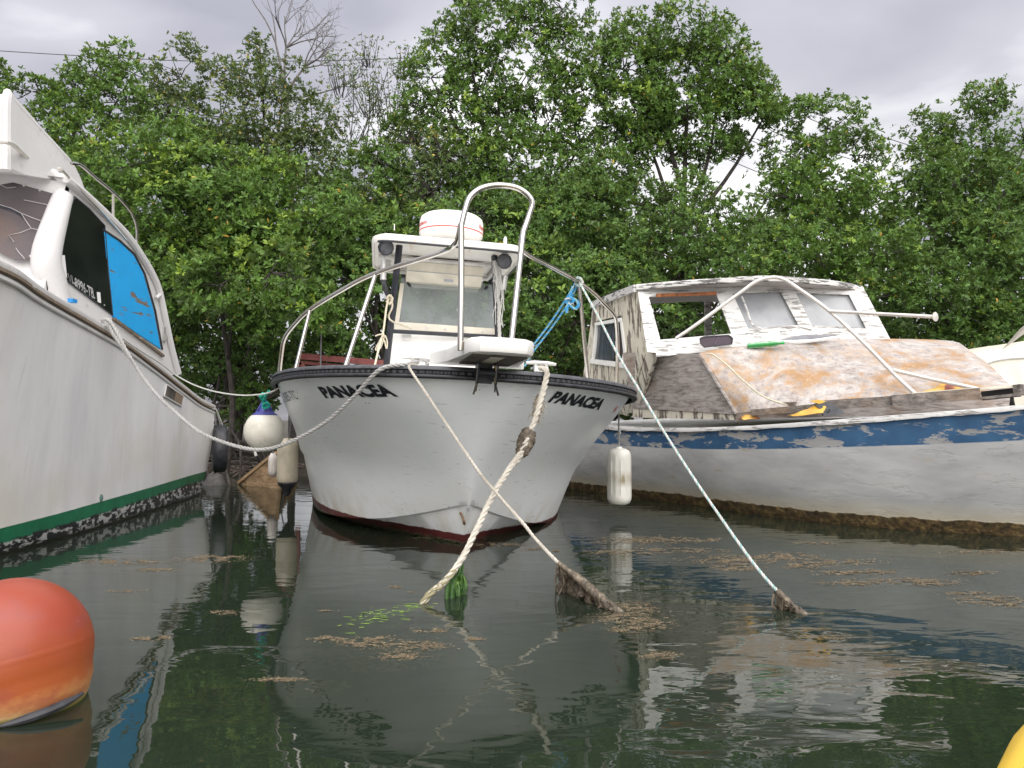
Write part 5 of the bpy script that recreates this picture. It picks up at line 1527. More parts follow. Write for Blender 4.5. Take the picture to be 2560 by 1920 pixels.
# ---------------------------------------------------------------- things lying on the derelict boat
def deck_things():
    lt = thing('light_bar', 'smoked purple light bar lying on the peeling sill under the empty window', 'light', tuple(A(1790,866,6.86)))
    pts = [(1750,846),(1760,842),(1822,838),(1832,846),(1830,860),(1760,868),(1751,858)]
    smk = simple('smoked_purple_plastic', (0.060, 0.038, 0.055), 0.25, 0, 0.2, 5, 0)
    MB().prism([A(*p, 6.86) for p in pts], (0.02, .06, 0)).build('lens', smk, lt, smooth=False)
    MB().tube(np.array([A(*p, 6.852) for p in pts + pts[:1]]), .006, 5, False).build('rim', BLACK_PAINT, lt)
    MB().beam(A(1786,862,6.853), A(1796,843,6.853), .004, .010, (0, 1, 0)).build('divider', simple('faded_purple', (0.16, 0.10, 0.14), 0.4), lt)
    b = thing('bottle', 'green plastic bottle lying on the edge of the orange foredeck', 'bottle', tuple(A(1905,862,6.85)))
    a, c = A(1868,865,6.84), A(1957,857,6.80)
    ax = (c - a) / np.linalg.norm(c - a); Lb = np.linalg.norm(c - a)
    gmat = Mat("green_bottle_plastic")
    gr = gmat.finish((0.015, 0.30, 0.06), 0.18, 0, None, 0.6, None, Transmission_Weight=0.35)
    prof = [(0, 0), (.022, .0), (.027, .02), (.024, .05), (.028, .07), (.028, .14), (.023, .165), (.028, .19), (.028, .235), (.016, .275), (.012, .29)]
    prof = [(r, h * Lb / .30) for r, h in prof]
    MB().lathe(prof, a, 14, ax).build('body', gr, b)
    MB().lathe([(0, .29 * Lb / .30), (.015, .29 * Lb / .30), (.015, .31 * Lb / .30), (0, .312 * Lb / .30)], a, 12, ax).build('cap', simple('green_cap', (0.02, 0.42, 0.10), 0.4), b)
    # crumpled jackets
    def crumple(name, label, cat, pts, mat, Y, h, seed):
        g = np.random.default_rng(seed)
        c = np.array([A(px, py, Y) for px, py in pts]); n = len(c)
        rows = []
        for i, p in enumerate(c):
            hh = h[i]
            w = .055 + .02 * g.uniform()
            row = []
            for a in np.linspace(0, np.pi, 9):
                k = 1 + .28 * g.normal()
                row.append(p + np.array([0.1 * w * g.normal(), -w * math.cos(a) * (1 + .1 * g.normal()), hh * math.sin(a) * max(.4, k)]))
            rows.append(row)
        o = MB().grid(np.array(rows)).build(name, mat, angle=80)
        sub = o.modifiers.new('soft', 'SUBSURF'); sub.levels = sub.render_levels = 2
        return tag(o, label, cat)
    ym = Mat("yellow_oilskin"); yn = ym.noise(ym.co(), 9, 6)
    yel = ym.finish(ym.ramp(yn, [(0.3, (0.42, 0.20, 0.03)), (0.55, (0.58, 0.34, 0.035)), (0.75, (0.62, 0.42, 0.10))]), 0.45, 0, ym.bump(yn, 0.5, 0.03))
    mm = Mat("yellow_and_maroon_cloth"); mn = mm.noise(mm.co('Object', (1, 1, 1)), 4.2, 6, 0.6)
    mar = mm.finish(mm.ramp(mn, [(0.40, (0.16, 0.035, 0.045)), (0.47, (0.28, 0.10, 0.05)), (0.52, (0.58, 0.33, 0.06)), (0.7, (0.60, 0.40, 0.16))]), 0.7, 0, mm.bump(mn, 0.6, 0.02))
    jk = thing('oilskin_jacket', 'yellow oilskin jacket with a black inside, crumpled on the gunwale of the derelict boat', 'jacket', tuple(A(2045,1040,5.98)))
    g = np.random.default_rng(8)
    ed = [(1974,1040,.012),(1990,1036,.03),(2010,1031,.055),(2030,1026,.085),(2045,1022,.105),(2058,1022,.11),(2070,1026,.095),(2078,1034,.04)]
    rows = []
    for px, py, h in ed:
        p = A(px, 1042 if px < 2060 else 1040, 6.02)
        row = []
        for a in np.linspace(0, np.pi, 11):
            row.append(p + np.array([.012 * g.normal(), -.085 * math.cos(a) + .01 * g.normal(), h * max(.3, (math.sin(a)) ** .8 * (1 + .16 * g.normal()))]))
        rows.append(row)
    o = MB().grid(np.array(rows)).build('shell', yel, jk, angle=80); s = o.modifiers.new('soft', 'SUBSURF'); s.levels = s.render_levels = 2
    bl = [A(2036,1010,6.0), A(2056,1003,5.99), A(2080,1008,5.96), A(2098,1020,5.92), A(2112,1035,5.88), A(2090,1039,5.88), A(2060,1040,5.92), A(2052,1026,5.96)]
    MB().prism(bl, (.01, .05, .0)).build('black_lining', BLACK_RUBBER, jk, smooth=False)
    MB().lathe([(.012, 0), (.018, .006), (.012, .012)], A(2070,1026,5.93), 12, (0, -1, .2)).build('boot_eyelet', GREY_RUBBER, jk)
    MB().prism([A(2030,1004,6.0), A(2052,1000,5.985), A(2066,1004,5.98), A(2048,1010,5.985)], (.0, .05, .006)).build('collar', yel, jk, smooth=False)
    crumple('cloth', 'yellow and maroon cloth bundled on the gunwale left of the yellow oilskin', 'cloth',
            [(1852,1050),(1868,1047),(1885,1048),(1905,1046),(1925,1047),(1945,1044),(1962,1044),(1978,1043)], mar, 6.48, [.02,.05,.06,.045,.05,.03,.035,.02], 4)
    crumple('cloth', 'maroon and yellow cloth tucked behind the plank at the bow of the derelict boat', 'cloth',
            [(2298,986),(2315,984),(2335,982),(2355,979),(2375,978),(2395,976),(2410,975)], mar, 5.92, [.01,.03,.035,.05,.045,.03,.01], 9)
deck_things()

# ================================================================ FAR RIGHT: bow of another white boat
def far_right_boat():
    b = thing('white_boat', 'smooth cream white boat showing behind the orange foredeck at the right edge', 'boat', (6.6, 8.3, 0))
    top = [at(2400,900,8.4), at(2444,888,8.3), at(2480,876,8.25), at(2520,870,8.2), at(2556,868,8.15), at(2600,858,8.1), at(2700,846,8.0), at(2850,836,7.9)]
    mid = [p + np.array([0, -.04, -.10]) for p in top]
    low = [np.array([p[0] + .0, p[1] - .10, p[2] * 0.45]) for p in top]
    wl = [np.array([p[0] + .08, p[1] + .05, -.1]) for p in top]
    inn = [p + np.array([0, .25, .05]) for p in top]; deck = [p + np.array([0, 1.6, .05]) for p in top]; fs = [p + np.array([0, 1.8, 0]) * 1 + np.array([0, 0, -p[2] - .1]) for p in top]
    rows = [spline(r, 30) for r in (fs, deck, inn, top, mid, low, wl)]
    MB().grid(np.stack(rows, 1)).build('hull', CREAM_GEL, b)
    MB().tube(spline([p + np.array([0, -.05, -.11]) for p in top], 30), .014, 6).build('rub_strip', WHITE_GEL, b)
    cv = MB(); cv.prism([at(2508,873,8.1), at(2552,822,8.0), at(2620,770,7.9), at(2620,800,7.9), at(2556,838,8.0)], (0, .015, 0))
    tag(cv.build('canvas_awning', simple('grey_canvas', (0.42, 0.39, 0.34), 0.8), smooth=False), 'triangle of stretched grey canvas running down to the cream boat at the right edge', 'awning')
far_right_boat()
# ================================================================ ROPES
def rope_mat(name, col, dirt=(0.16, 0.13, 0.09), k=0.5):
    m = Mat(name)
    n = m.noise(m.co(), 6, 6, 0.65); f = m.noise(m.co(), 90, 3)
    c = m.ramp(f, [(0.3, tuple(v * 0.72 for v in col)), (0.7, col)])
    c = m.mix(m.math('MULTIPLY', m.step(n, 0.5, 0.7), k), c, dirt)
    return m.finish(c, 0.85, 0, m.bump(f, 0.5, 0.003))
ROPE_WHITE = rope_mat("off_white_rope", (0.54, 0.50, 0.43))
ROPE_GREY = rope_mat("grey_white_rope", (0.40, 0.39, 0.375), (0.17, 0.16, 0.155), 0.5)
ROPE_CLEAN = rope_mat("clean_white_rope", (0.58, 0.57, 0.54), k=0.2)
ROPE_TEAL = rope_mat("pale_teal_rope", (0.28, 0.47, 0.45), (0.5, 0.5, 0.42), 0.35)
ROPE_BLUE = rope_mat("blue_rope", (0.05, 0.32, 0.62), (0.3, 0.5, 0.6), 0.2)
ROPE_CREAM = rope_mat("cream_rope", (0.66, 0.60, 0.46), k=0.3)
WEED_BROWN = None
def weed_mat(name, a, b, c_):
    m = Mat(name)
    n = m.noise(m.co(), 22, 7, 0.7); w = m.noise(m.co('Object', (6, 6, 1)), 12, 5)
    c = m.ramp(m.math('ADD', m.math('MULTIPLY', n, .5), m.math('MULTIPLY', w, .5)), [(0.38, a), (0.52, b), (0.66, c_)])
    return m.finish(c, 0.45, 0, m.bump(n, 0.9, 0.012))
WEED_BROWN = weed_mat("brown_fouling", (0.030, 0.022, 0.014), (0.105, 0.082, 0.055), (0.26, 0.21, 0.15))
WEED_GREEN = weed_mat("bright_green_weed", (0.010, 0.035, 0.006), (0.035, 0.10, 0.012), (0.12, 0.22, 0.028))

def whiskers(m, path, r, n, L, g, mat=0):
    for k in range(n):
        p = path[int(g.integers(0, len(path)))]
        d = g.normal(size=3); d /= np.linalg.norm(d)
        p = p + d * r * .8
        m.tube(np.array([p, p + d * L * .5 + [0, 0, -L * .2], p + d * L * .7 + [0, 0, -L * .8]]), [.0028, .002, .001], 3, False, mat)

def drape(top, depth, g, mat, name, parent, thick=.018):
    """A curtain of weed hanging from a rope down to the water."""
    top = np.asarray(top); n = len(top)
    rows = []
    for i, p in enumerate(top):
        zb = depth[i] if np.ndim(depth) else depth
        row = []
        for j, t in enumerate(np.linspace(0, 1, 9)):
            w = thick * (1 + .5 * g.normal()) * (1 - .5 * t)
            row.append(p * [1, 1, 0] + [g.normal() * .006, g.normal() * .012, p[2] + (zb - p[2]) * t])
        rows.append(row)
    A = np.array(rows)
    A[:, 1:-1, 1] += .022 * np.array([[math.sin(i * 1.7 + j * .5) for j in range(7)] for i in range(n)])
    o = MB()
    B = A + np.array([0, thick, 0])
    o.grid(A); o.grid(B, flip=True)
    ed = np.stack([A[:, 0], B[:, 0]], 1); o.grid(ed)
    for i in (0, -1):
        o.grid(np.stack([A[i], B[i]], 1))
    o.grid(np.stack([A[:, -1], B[:, -1]], 1), flip=True)
    # strands
    for k in range(9):
        i = int(g.integers(0, n)); p = top[i]; zb = (depth[i] if np.ndim(depth) else depth)
        x = g.normal() * .012
        q = [p + [x, -.012, 0], p * [1, 1, 0] + [x + g.normal() * .012, -.016 + g.normal() * .006, (p[2] + zb) / 2], p * [1, 1, 0] + [x + g.normal() * .02, -.012, zb - .01]]
        o.tube(np.array(q), [.006, .005, .003], 4, False)
    return o.build(name, mat, parent, angle=80)

from mathutils.bvhtree import BVHTree
def _bvh(o):
    W = WORLD_OF[o.name]
    return BVHTree.FromPolygons([W @ v.co for v in o.data.vertices], [tuple(p.vertices) for p in o.data.polygons])
_PAB = [_bvh(c) for c in panacea.children if c.name in ('hull', 'rub_rail')] + [_bvh(c) for c in bpy.data.objects if c.parent and c.parent.name == 'rub_rail']
def hull_y(px, py):
    d = Vector(ray(px, py)); best = 1e9
    for b in _PAB:
        h = b.ray_cast(Vector((0, 0, EYE)), d)
        if h[0] is not None:
            best = min(best, h[0].y)
    return best
def rail_y(px, py):
    for dy in range(0, 60, 2):
        y = hull_y(px, py + dy)
        if y < 50:
            return y
    return 4.9
def strung(pts, Y0, Y1, clear=.03):
    """A line under tension through photo points: depth runs straight from Y0 to Y1, kept just in front of the hull it hangs over."""
    P = np.array(pts, float); s = np.concatenate([[0], np.cumsum(np.linalg.norm(np.diff(P, axis=0), axis=1))]); s /= s[-1]
    out = []
    for (px, py), t in zip(P, s):
        Y = 1 / ((1 - t) / Y0 + t / Y1)
        out.append(at(px, py, min(Y, hull_y(px, py) - clear)))
    return out
def ropes():
    g = np.random.default_rng(21)
    # heavy anchor line from the port bow, with an eye splice and a fouled thimble half way
    r = thing('mooring_rope', 'thick off white mooring rope with a fouled knot and bright green weed', 'rope', tuple(at_z(1057,1508)))
    e0 = at_z(1057, 1508); e0[2] = -.02
    Yr = rail_y(1366, 936) - .03
    p = [at(1350,920,Yr + .16), at(1361,922,Yr + .05), at(1367,928,Yr)] + strung([(1367,940),(1355,988),(1333,1061),(1315,1098)], Yr, 4.36)
    MB().rope(spline(p, 60), .0185).build('upper_line', ROPE_WHITE, r)
    Yk = 4.36
    p2 = strung([(1322,1088),(1309,1122),(1287,1152),(1238,1228),(1198,1310),(1154,1398),(1110,1456)], 4.38, 3.68) + [e0 + [.0, .0, .02], e0 + (e0 - at(1154,1398,3.82)) * .6 + [0, 0, -.12]]
    MB().rope(spline(p2, 90), .0165).build('lower_line', ROPE_WHITE, r)
    MB().rope(spline(strung([(1318,1096),(1300,1140),(1285,1160)], 4.33, 4.24), 20), .017).build('splice_tail', ROPE_WHITE, r)
    wp = spline(strung([(1352,990),(1344,1020),(1340,1040)], 4.60, 4.50), 20)
    w = MB().rope(wp, .026, .09)
    whiskers(w, wp, .02, 60, .05, g)
    w.build('frayed_whipping', simple('frayed_fibres', (0.36, 0.30, 0.21), 0.9, 0, 0.4, 40, 0.4), r)
    k = MB()
    kp = spline(strung([(1323,1072),(1317,1098),(1306,1128),(1298,1142)], 4.44, 4.28), 14)
    k.tube(kp, np.array([.018,.03,.042,.050,.053,.054,.054,.052,.048,.044,.040,.034,.026,.012]) * (1 + .08 * g.normal(size=14)), 12)
    o = k.build('fouled_knot', WEED_BROWN, r); d = o.modifiers.new('rough', 'SUBSURF'); d.levels = d.render_levels = 2
    tex = bpy.data.textures.new('lumps', 'CLOUDS'); tex.noise_scale = .018
    dm = o.modifiers.new('lumps', 'DISPLACE'); dm.texture = tex; dm.strength = .022; dm.mid_level = .5
    top = spline([at(1152,1400,3.845), at(1140,1418,3.80), at(1131,1432,3.765), at(1122,1446,3.73)], 12)
    q = np.stack([np.interp(np.linspace(0, 1, 12), [0, 1], [at(1151,1400,3.845)[0], at(1106,1450,3.73)[0]]), top[:, 1], top[:, 2]], 1)
    dr = []
    for i, s in enumerate(np.linspace(0, 1, 12)):
        dr.append(at(1152 - 26 * s, 1400 + 40 * s, 3.845 - .11 * s))
    dr = np.array(dr)
    rt_ = np.array([at(1156 + 11 * t, 1400 + 92 * t, 3.845 - .03 * t) for t in np.linspace(0, 1, 12)])
    lf = np.array([(at(1151 - 26 * min(1, t * 1.6), 1400 + 45 * min(1, t * 1.6), 3.84 - .10 * min(1, t * 1.6)) if t < .62 else at(1125 - 8 * (t - .62) / .38, 1445 + 50 * (t - .62) / .38, 3.74 - .06 * (t - .62) / .38)) for t in np.linspace(0, 1, 12)])
    sh = np.stack([lf * (1 - k / 9) + rt_ * (k / 9) + np.stack([np.zeros(12), .014 * np.sin(k * 2.1 + np.arange(12) * .55) + .006 * g.normal(size=12), np.zeros(12)], 1) for k in range(10)], 1)
    sh[-1, :, 2] = -.03
    o = MB().grid(sh).build('green_weed', WEED_GREEN, r, angle=180)
    sd_ = o.modifiers.new('thick', 'SOLIDIFY'); sd_.thickness = .022
    sb_ = o.modifiers.new('soft', 'SUBSURF'); sb_.levels = sb_.render_levels = 2
    gw = MB()
    for k in range(26):
        i = int(g.integers(0, 9)); j = int(g.integers(0, 10)); p0 = sh[i, j] + [0, -.012, 0]; p1 = sh[min(11, i + 3), j] + [g.normal() * .008, -.016, -.01]
        gw.tube(spline([p0, (p0 + p1) / 2 + g.normal(size=3) * .004, p1], 6), np.linspace(.005, .003, 6), 4, False)
    stuff(gw.build('weed_strands', WEED_GREEN, r))
    st_ = spline(p2, 90)[58:]
    MB().rope(st_, .0175).build('stained_line', rope_mat('weed_stained_rope', (0.24, 0.215, 0.12), (0.06, 0.085, 0.02), 0.9), r)
    al = MB()
    for i in range(900):
        s = g.uniform(0, 1); c = at_z(1060 - 160 * s, 1510 + 45 * s); c[2] = -.001 if g.uniform() < .3 else -.010 - .03 * s - abs(g.normal()) * .01
        c += [g.normal() * .05, g.normal() * (.02 + .06 * s), 0]
        dd = np.array([-1, -.35, 0]) + g.normal(size=3) * [.3, .3, .05]; dd /= np.linalg.norm(dd); n = np.array([dd[1], -dd[0], 0])
        Lg = g.uniform(.02, .055)
        al.add(np.array([c - n * .0035, c + n * .0035, c + dd * Lg + n * .002, c + dd * Lg - n * .002]), [[0, 1, 2, 3]])
    stuff(al.build('submerged_weed', simple('submerged_green_weed', (0.30, 0.50, 0.04), 0.6, 0, 0.4), r, smooth=False))
    # thin anchor line from the starboard bow, ending in a brown curtain of fouling
    r = thing('mooring_rope', 'thin off white mooring rope ending in a brown curtain of fouling', 'rope', tuple(at_z(1543,1524)))
    e1 = at_z(1543, 1526); e1[2] = -.01
    Yr = rail_y(1027, 930) - .025
    p = [at(1040,913,Yr + .14), at(1024,914,Yr + .04)] + strung([(1027,926),(1060,975),(1123,1070),(1200,1183),(1246,1238),(1311,1312),(1337,1345),(1397,1408),(1453,1452)], Yr, 3.66) + [e1, e1 + [.25, -.22, -.15]]
    pa = spline(p, 140)
    MB().rope(pa, .0088).build('line', ROPE_WHITE, r)
    fl = pa[(pix(pa)[:, 0] > 1393)]
    f = MB(); f.tube(fl, np.interp(np.linspace(0, 1, len(fl)), [0, .15, .5, .8, 1], [.012, .020, .026, .032, .03]) * (1 + .10 * g.normal(size=len(fl))), 9)
    whiskers(f, fl, .020, 50, .014, g)
    f.build('fouling', WEED_BROWN, r, angle=80)
    tp = spline([at(1396,1409,3.86), at(1412,1421,3.81), at(1430,1435,3.76), at(1452,1453,3.685), at(1490,1484,3.57), at(1530,1514,3.46)], 22)
    drape(tp, -.02, g, WEED_BROWN, 'hanging_fouling', r, .03)
    # teal and white line from the bow rail down to the right
    r = thing('mooring_rope', 'pale teal and white rope from the bow rail down into the water on the right', 'rope', tuple(at_z(2010,1534)))
    e2 = at_z(2012, 1534); e2[2] = -.01
    p = [at(1446,700,5.30), at(1452,712,5.26), at(1495,790,5.06), at(1544,885,4.86), at(1600,978,4.66), at(1642,1050,4.52), at(1705,1150,4.28), at(1773,1252,4.06), at(1877,1399,3.72), at(1946,1480,3.53), e2, e2 + [.3, -.2, -.2]]
    pa = spline(p, 140)
    MB().rope(pa, .0078, mats=[0, 1, 1]).build('line', [ROPE_TEAL, ROPE_CLEAN], r)
    fl = pa[(pix(pa)[:, 1] > 1478)]
    f = MB(); f.tube(fl, .017 * (1 + .10 * g.normal(size=len(fl))), 8); whiskers(f, fl, .015, 24, .012, g)
    f.build('fouling', WEED_BROWN, r, angle=80)
    drape(spline([at(1946,1481,3.525), at(1960,1496,3.49), at(1985,1516,3.44)], 12), -.02, g, WEED_BROWN, 'hanging_fouling', r, .025)
    # line across to the left boat
    r = thing('mooring_rope', 'thick grey rope sagging from the left cabin boat to the bow of the radar boat', 'rope', tuple(at(253,798,6.05)))
    p = [at(253,799,5.95), at(270,799,5.9), at(285,818,5.9), at(300,845,5.88), at(320,884,5.86), ] + strung([(380,973),(475,1062),(538,1098),(639,1124),(725,1105),(817,1053),(880,996),(906,968),(944,928)], 5.8, rail_y(944,934) - .03) + [at(975,915,rail_y(975,922) - .01), at(1018,911,rail_y(1018,918) + .04), at(1045,905,4.93)]
    MB().rope(spline(p, 160), .0135).build('line', ROPE_GREY, r)
    b = MB().rope(spline([at(256,803,5.97), at(268,806,5.92), at(282,832,5.9), at(300,858,5.88), at(318,884,5.87), at(326,896,5.86)], 40), .018, .08)
    b.build('eye_splice', ROPE_GREY, r)
    t = MB().rope(spline([at(636,1124,5.45), at(638,1132,5.45), at(640,1140,5.45)], 8), .010).build('loose_tail', ROPE_CLEAN, r)
    c = MB().rope(spline([at(1045,905,4.93), at(1062,902,4.95), at(1070,910,4.95), at(1052,916,4.93), at(1040,908,4.95), at(1066,896,4.96), at(1072,905,4.97)], 50), .0135).build('cleat_turns', ROPE_GREY, r)
    # thinner white line higher up to the left boat
    r = thing('mooring_rope', 'slim white rope strung from the left cabin boat to the radar boat', 'rope', tuple(at(300,842,6.0)))
    p = [at(300,842,6.02), at(345,873,6.3), at(400,908,6.7), at(440,938,6.95), at(485,962,6.85), at(538,979,6.6), at(601,988,6.35), at(650,986,6.1), at(680,979,5.95), at(700,968,5.9)]
    MB().rope(spline(p, 120), .0065).build('line', ROPE_CLEAN, r)
    # blue doubled line with a bow knot
    r = thing('rope', 'blue and white doubled rope with a loose bow knot on the rail', 'rope', tuple(at(1446,700,5.3)))
    for dx in (0, 12):
        MB().rope(spline([at(1440 + dx * .4,704,5.3), at(1415 + dx,748,5.4), at(1370 + dx,815,5.6), at(1320 + dx,880,5.8), at(1300 + dx,915,5.9)], 50), .008, mats=[0, 1, 0]).build('strand', [ROPE_BLUE, ROPE_TEAL], r)
    MB().rope(spline([at(1432,716,5.27), at(1424,742,5.27), at(1418,756,5.27), at(1426,765,5.27), at(1440,772,5.27), at(1446,760,5.27), at(1436,748,5.27), at(1424,750,5.27), at(1418,768,5.27), at(1417,782,5.27)], 70), .011, mats=[0, 1, 0]).build('bow_knot', [ROPE_BLUE, ROPE_TEAL], r)
    MB().rope(spline([at(1414,750,5.26), at(1424,744,5.25), at(1434,752,5.26), at(1424,760,5.27), at(1413,752,5.27)], 40), .012, mats=[0, 1, 0]).build('knot', [ROPE_BLUE, ROPE_CLEAN], r)
    MB().rope(spline([at(1436,700,5.27), at(1446,694,5.26), at(1456,704,5.26), at(1450,716,5.27), at(1438,708,5.29)], 40), .011, mats=[0, 1, 1]).build('rail_hitch', [ROPE_TEAL, ROPE_CLEAN], r)
    # cream lines hanging on the port side of the console
    r = thing('rope', 'thin cream cord with a tangle of loops hanging on the left pole of the console', 'rope', tuple(at(960,760,6.3)))
    MB().rope(spline([at(972,745,6.25), at(966,770,6.2), at(958,830,6.1), at(945,880,5.95), at(934,928,5.8)], 40), .0085).build('line', ROPE_CREAM, r)
    MB().rope(spline([at(975,742,6.25), at(981,765,6.25), at(972,790,6.28), at(980,803,6.3), at(1010,815,6.45), at(1030,822,6.5)], 40), .008).build('line', ROPE_CREAM, r)
    MB().rope(spline([at(966,748,6.24), at(974,738,6.23), at(981,748,6.24), at(974,760,6.24), at(966,752,6.24)], 30), .011).build('knot', ROPE_CREAM, r)
    loops = [at(956,842,6.08), at(944,862,6.07), at(939,874,6.07), at(948,872,6.06), at(958,850,6.06), at(962,838,6.06), at(968,855,6.06), at(966,872,6.06), at(960,850,6.05), at(952,868,6.05), at(943,876,6.05), at(950,850,6.05), at(960,836,6.05), at(950,836,6.05), at(938,840,6.05)]
    MB().rope(spline(loops, 120), .006).build('loops', ROPE_CREAM, r)
    r = thing('rope', 'frayed white rope hanging down the right pole of the console', 'rope', tuple(at(1242,650,6.5)))
    h = MB().rope(spline([at(1236,652,6.42), at(1243,690,6.45), at(1248,740,6.5), at(1247,800,6.6), at(1250,860,6.65)], 50), .016)
    for k in range(34):
        s = at(1243 + g.normal() * 5, 648 + g.uniform(0, 20), 6.42); q = at(1248 + g.normal() * 7, 680 + g.uniform(0, 140), 6.5)
        h.tube(spline([s, (s + q) / 2 + g.normal(size=3) * .02, q], 6), .0028, 3, False)
    h.build('line', ROPE_CLEAN, r)
    # slack line over the orange foredeck
    r = thing('rope', 'thin slack cord lying down the orange foredeck of the derelict boat', 'rope', tuple(at(1783,887,6.7)))
    MB().rope(spline([at(1765,884,6.68), at(1785,888,6.62), at(1820,915,6.52), at(1862,955,6.4), at(1910,992,6.3), at(1968,1013,6.22)], 50), .008).build('line', ROPE_CREAM, r)
ropes()

# ================================================================ FENDERS AND BUOYS
def vinyl(name, col, dirt, k=0.5, scale=(4, 4, 4)):
    m = Mat(name)
    n = m.noise(m.co('Object', scale), 2.2, 7, 0.65)
    c = m.mix(m.math('MULTIPLY', m.step(n, 0.48, 0.72), k), col, dirt)
    return m.finish(c, 0.42, 0, m.bump(n, 0.08, 0.01))
def fenders():
    # round white ball with a blue cap, hung on teal cord
    c = at(661,1078,6.55)
    t = thing('ball_fender', 'round white ball fender with a blue cap hung on teal cord beside the port bow', 'fender', tuple(c - [0, 0, .18]))
    r = .168
    m = MB()
    th = np.linspace(-np.pi / 2, np.pi / 2 * .62, 20)
    m.lathe([(max(0, r * math.cos(a)), r * math.sin(a) * 1.05) for a in th], c, 32)
    m.build('ball', vinyl('dirty_white_vinyl', (0.66, 0.63, 0.55), (0.42, 0.38, 0.30), .6), t)
    th2 = np.linspace(np.pi / 2 * .56, np.pi / 2 * .80, 6)
    pr = [(r * math.cos(a) * 1.012, r * math.sin(a) * 1.06) for a in th2] + [(.045, .185), (.034, .21), (.028, .235), (0, .24)]
    cap = MB().lathe(pr, c, 24).build('cap', BLUE_VINYL, t)
    cr = MB()
    for k in range(4):
        a = k * np.pi / 2 + .3
        cr.tube(spline([c + [.07 * math.cos(a), .07 * math.sin(a), .155], c + [.03 * math.cos(a), .03 * math.sin(a), .23], c + [0, 0, .27]], 8), .008, 6)
    cr.build('ribs', BLUE_VINYL, cap)
    MB().rope(spline([c + [0, 0, .24], at(663,1018,6.5), at(660,1004,6.45), at(664,990,6.3), at(672,978,6.1)], 30), .012).build('cord', TEAL_CORD, t)
    MB().rope(spline([at(656,1012,6.42), at(668,1006,6.4), at(672,1016,6.42), at(658,1020,6.43), at(660,1006,6.44), at(650,992,6.4), at(664,986,6.38), at(654,984,6.38)], 70), .012).build('knot', TEAL_CORD, t)

    def long_fender(c, L, r, label, col, parts, ribs=0, black=False, group=None):
        t = thing('cylinder_fender', label, 'fender', tuple(c - [0, 0, L / 2]), group=group)
        m = MB()
        n = 36; a = np.linspace(0, 2*np.pi, n, endpoint=False)
        prof = [(.02, -L/2), (r * .55, -L/2 + .004), (r * .85, -L/2 + .02), (r * .98, -L/2 + .055)]
        prof += [(r, z) for z in np.linspace(-L/2 + .08, L/2 - .10, 14)]
        prof += [(r * .97, L/2 - .06), (r * .84, L/2 - .025), (r * .5, L/2 - .006), (.02, L/2)]
        G = []
        for (rad, z) in prof:
            k = 1 if (abs(z) < L / 2 - .07 and ribs) else 0
            rr = rad - k * .011 * (0.5 + .5 * np.cos(a * ribs)) ** 3
            G.append(c + np.stack([rr * np.cos(a), rr * np.sin(a), np.full(n, z)], 1))
        m.grid(np.array(G), close_v=True)
        m.build('body', col, t, angle=50)
        if black:
            MB().lathe([(r * .9, -L/2 + .035), (r * .93, -L/2 + .02), (r * .7, -L/2 - .012), (.045, -L/2 - .03), (.035, -L/2 - .07), (.012, -L/2 - .10), (0, -L/2 - .10)], c, 20).build('black_end', BLACK_RUBBER, t)
        else:
            MB().lathe([(.0, L/2 + .012), (.026, L/2 + .008), (.03, L/2 - .01)], c, 12).build('eye', WHITE_PLASTIC, t)
        MB().rope(spline([c + [0, 0, L/2 - .005]] + parts, 30), .0075).build('cord', ROPE_GREY, t)
        return t
    mb = Mat("ribbed_white_vinyl"); z = mb.xyz(mb.co())[2]
    nn = mb.noise(mb.co('Object', (14, 14, 2)), 2, 6, 0.7)
    band = mb.math('MULTIPLY', mb.step(z, .16, .22), mb.step(z, .32, .25))
    cc = mb.mix(mb.math('MULTIPLY', band, mb.step(nn, 0.36, 0.66)), mb.ramp(nn, [(0.3, (0.50, 0.48, 0.42)), (0.7, (0.66, 0.65, 0.60))]), (0.20, 0.16, 0.075))
    ribw = mb.finish(cc, 0.45)
    c = at(1548,1191,6.85)
    long_fender(c, .505, .108, 'ribbed white fender with a brown scum band beside the derelict boat', ribw, [at(1547,1100,6.8), at(1547,1060,6.6), at(1547,1035,6.35)], 14)
    MB().rope(spline([at(1548,1094,6.82), at(1545,1088,6.8), at(1550,1084,6.79), at(1548,1078,6.78)], 12), .011).build('knot', ROPE_GREY, bpy.data.objects['cylinder_fender'])
    tan = vinyl('tan_vinyl', (0.52, 0.46, 0.35), (0.30, 0.25, 0.18), .6, (6, 6, 3))
    c = at(719,1154,7.35)
    long_fender(c, .45, .098, 'grubby tan cylinder fender with a black lower end', tan, [at(722,1090,7.25), at(726,1060,7.1), at(722,1030,6.9)], 0, True)
    MB().tube(spline([c + [-.03, 0, -.31], c + [-.05, 0, -.42], c + [-.045, 0, -.55]], 10), .006, 5).build('weed_strand', BLACK_RUBBER, bpy.data.objects['cylinder_fender.001'])
    c = at(682,1163,8.6)
    long_fender(c, .25, .052, 'small worn white fender half hidden behind the tan one', vinyl('worn_white_vinyl', (0.62, 0.57, 0.52), (0.25, 0.20, 0.18), .8, (8, 8, 1)), [at(684,1120,8.5), at(700,1080,8.3)])

    # big orange mooring buoy in the foreground
    c = at_z(45, 1830); c = np.array([-1.515, 2.36, .145])
    t = thing('mooring_buoy', 'big faded orange mooring buoy fading to yellow at the waterline, in the left foreground', 'buoy', (c[0], c[1], 0))
    om = Mat("faded_orange_vinyl")
    co = om.co(); zz = om.xyz(co)[2]
    n = om.noise(om.co('Object', (3, 3, 5)), 2.2, 6, 0.6); f = om.noise(co, 30, 6, 0.7)
    zz2 = om.math('ADD', zz, om.math('MULTIPLY', om.math('SUBTRACT', n, 0.5), 0.10))
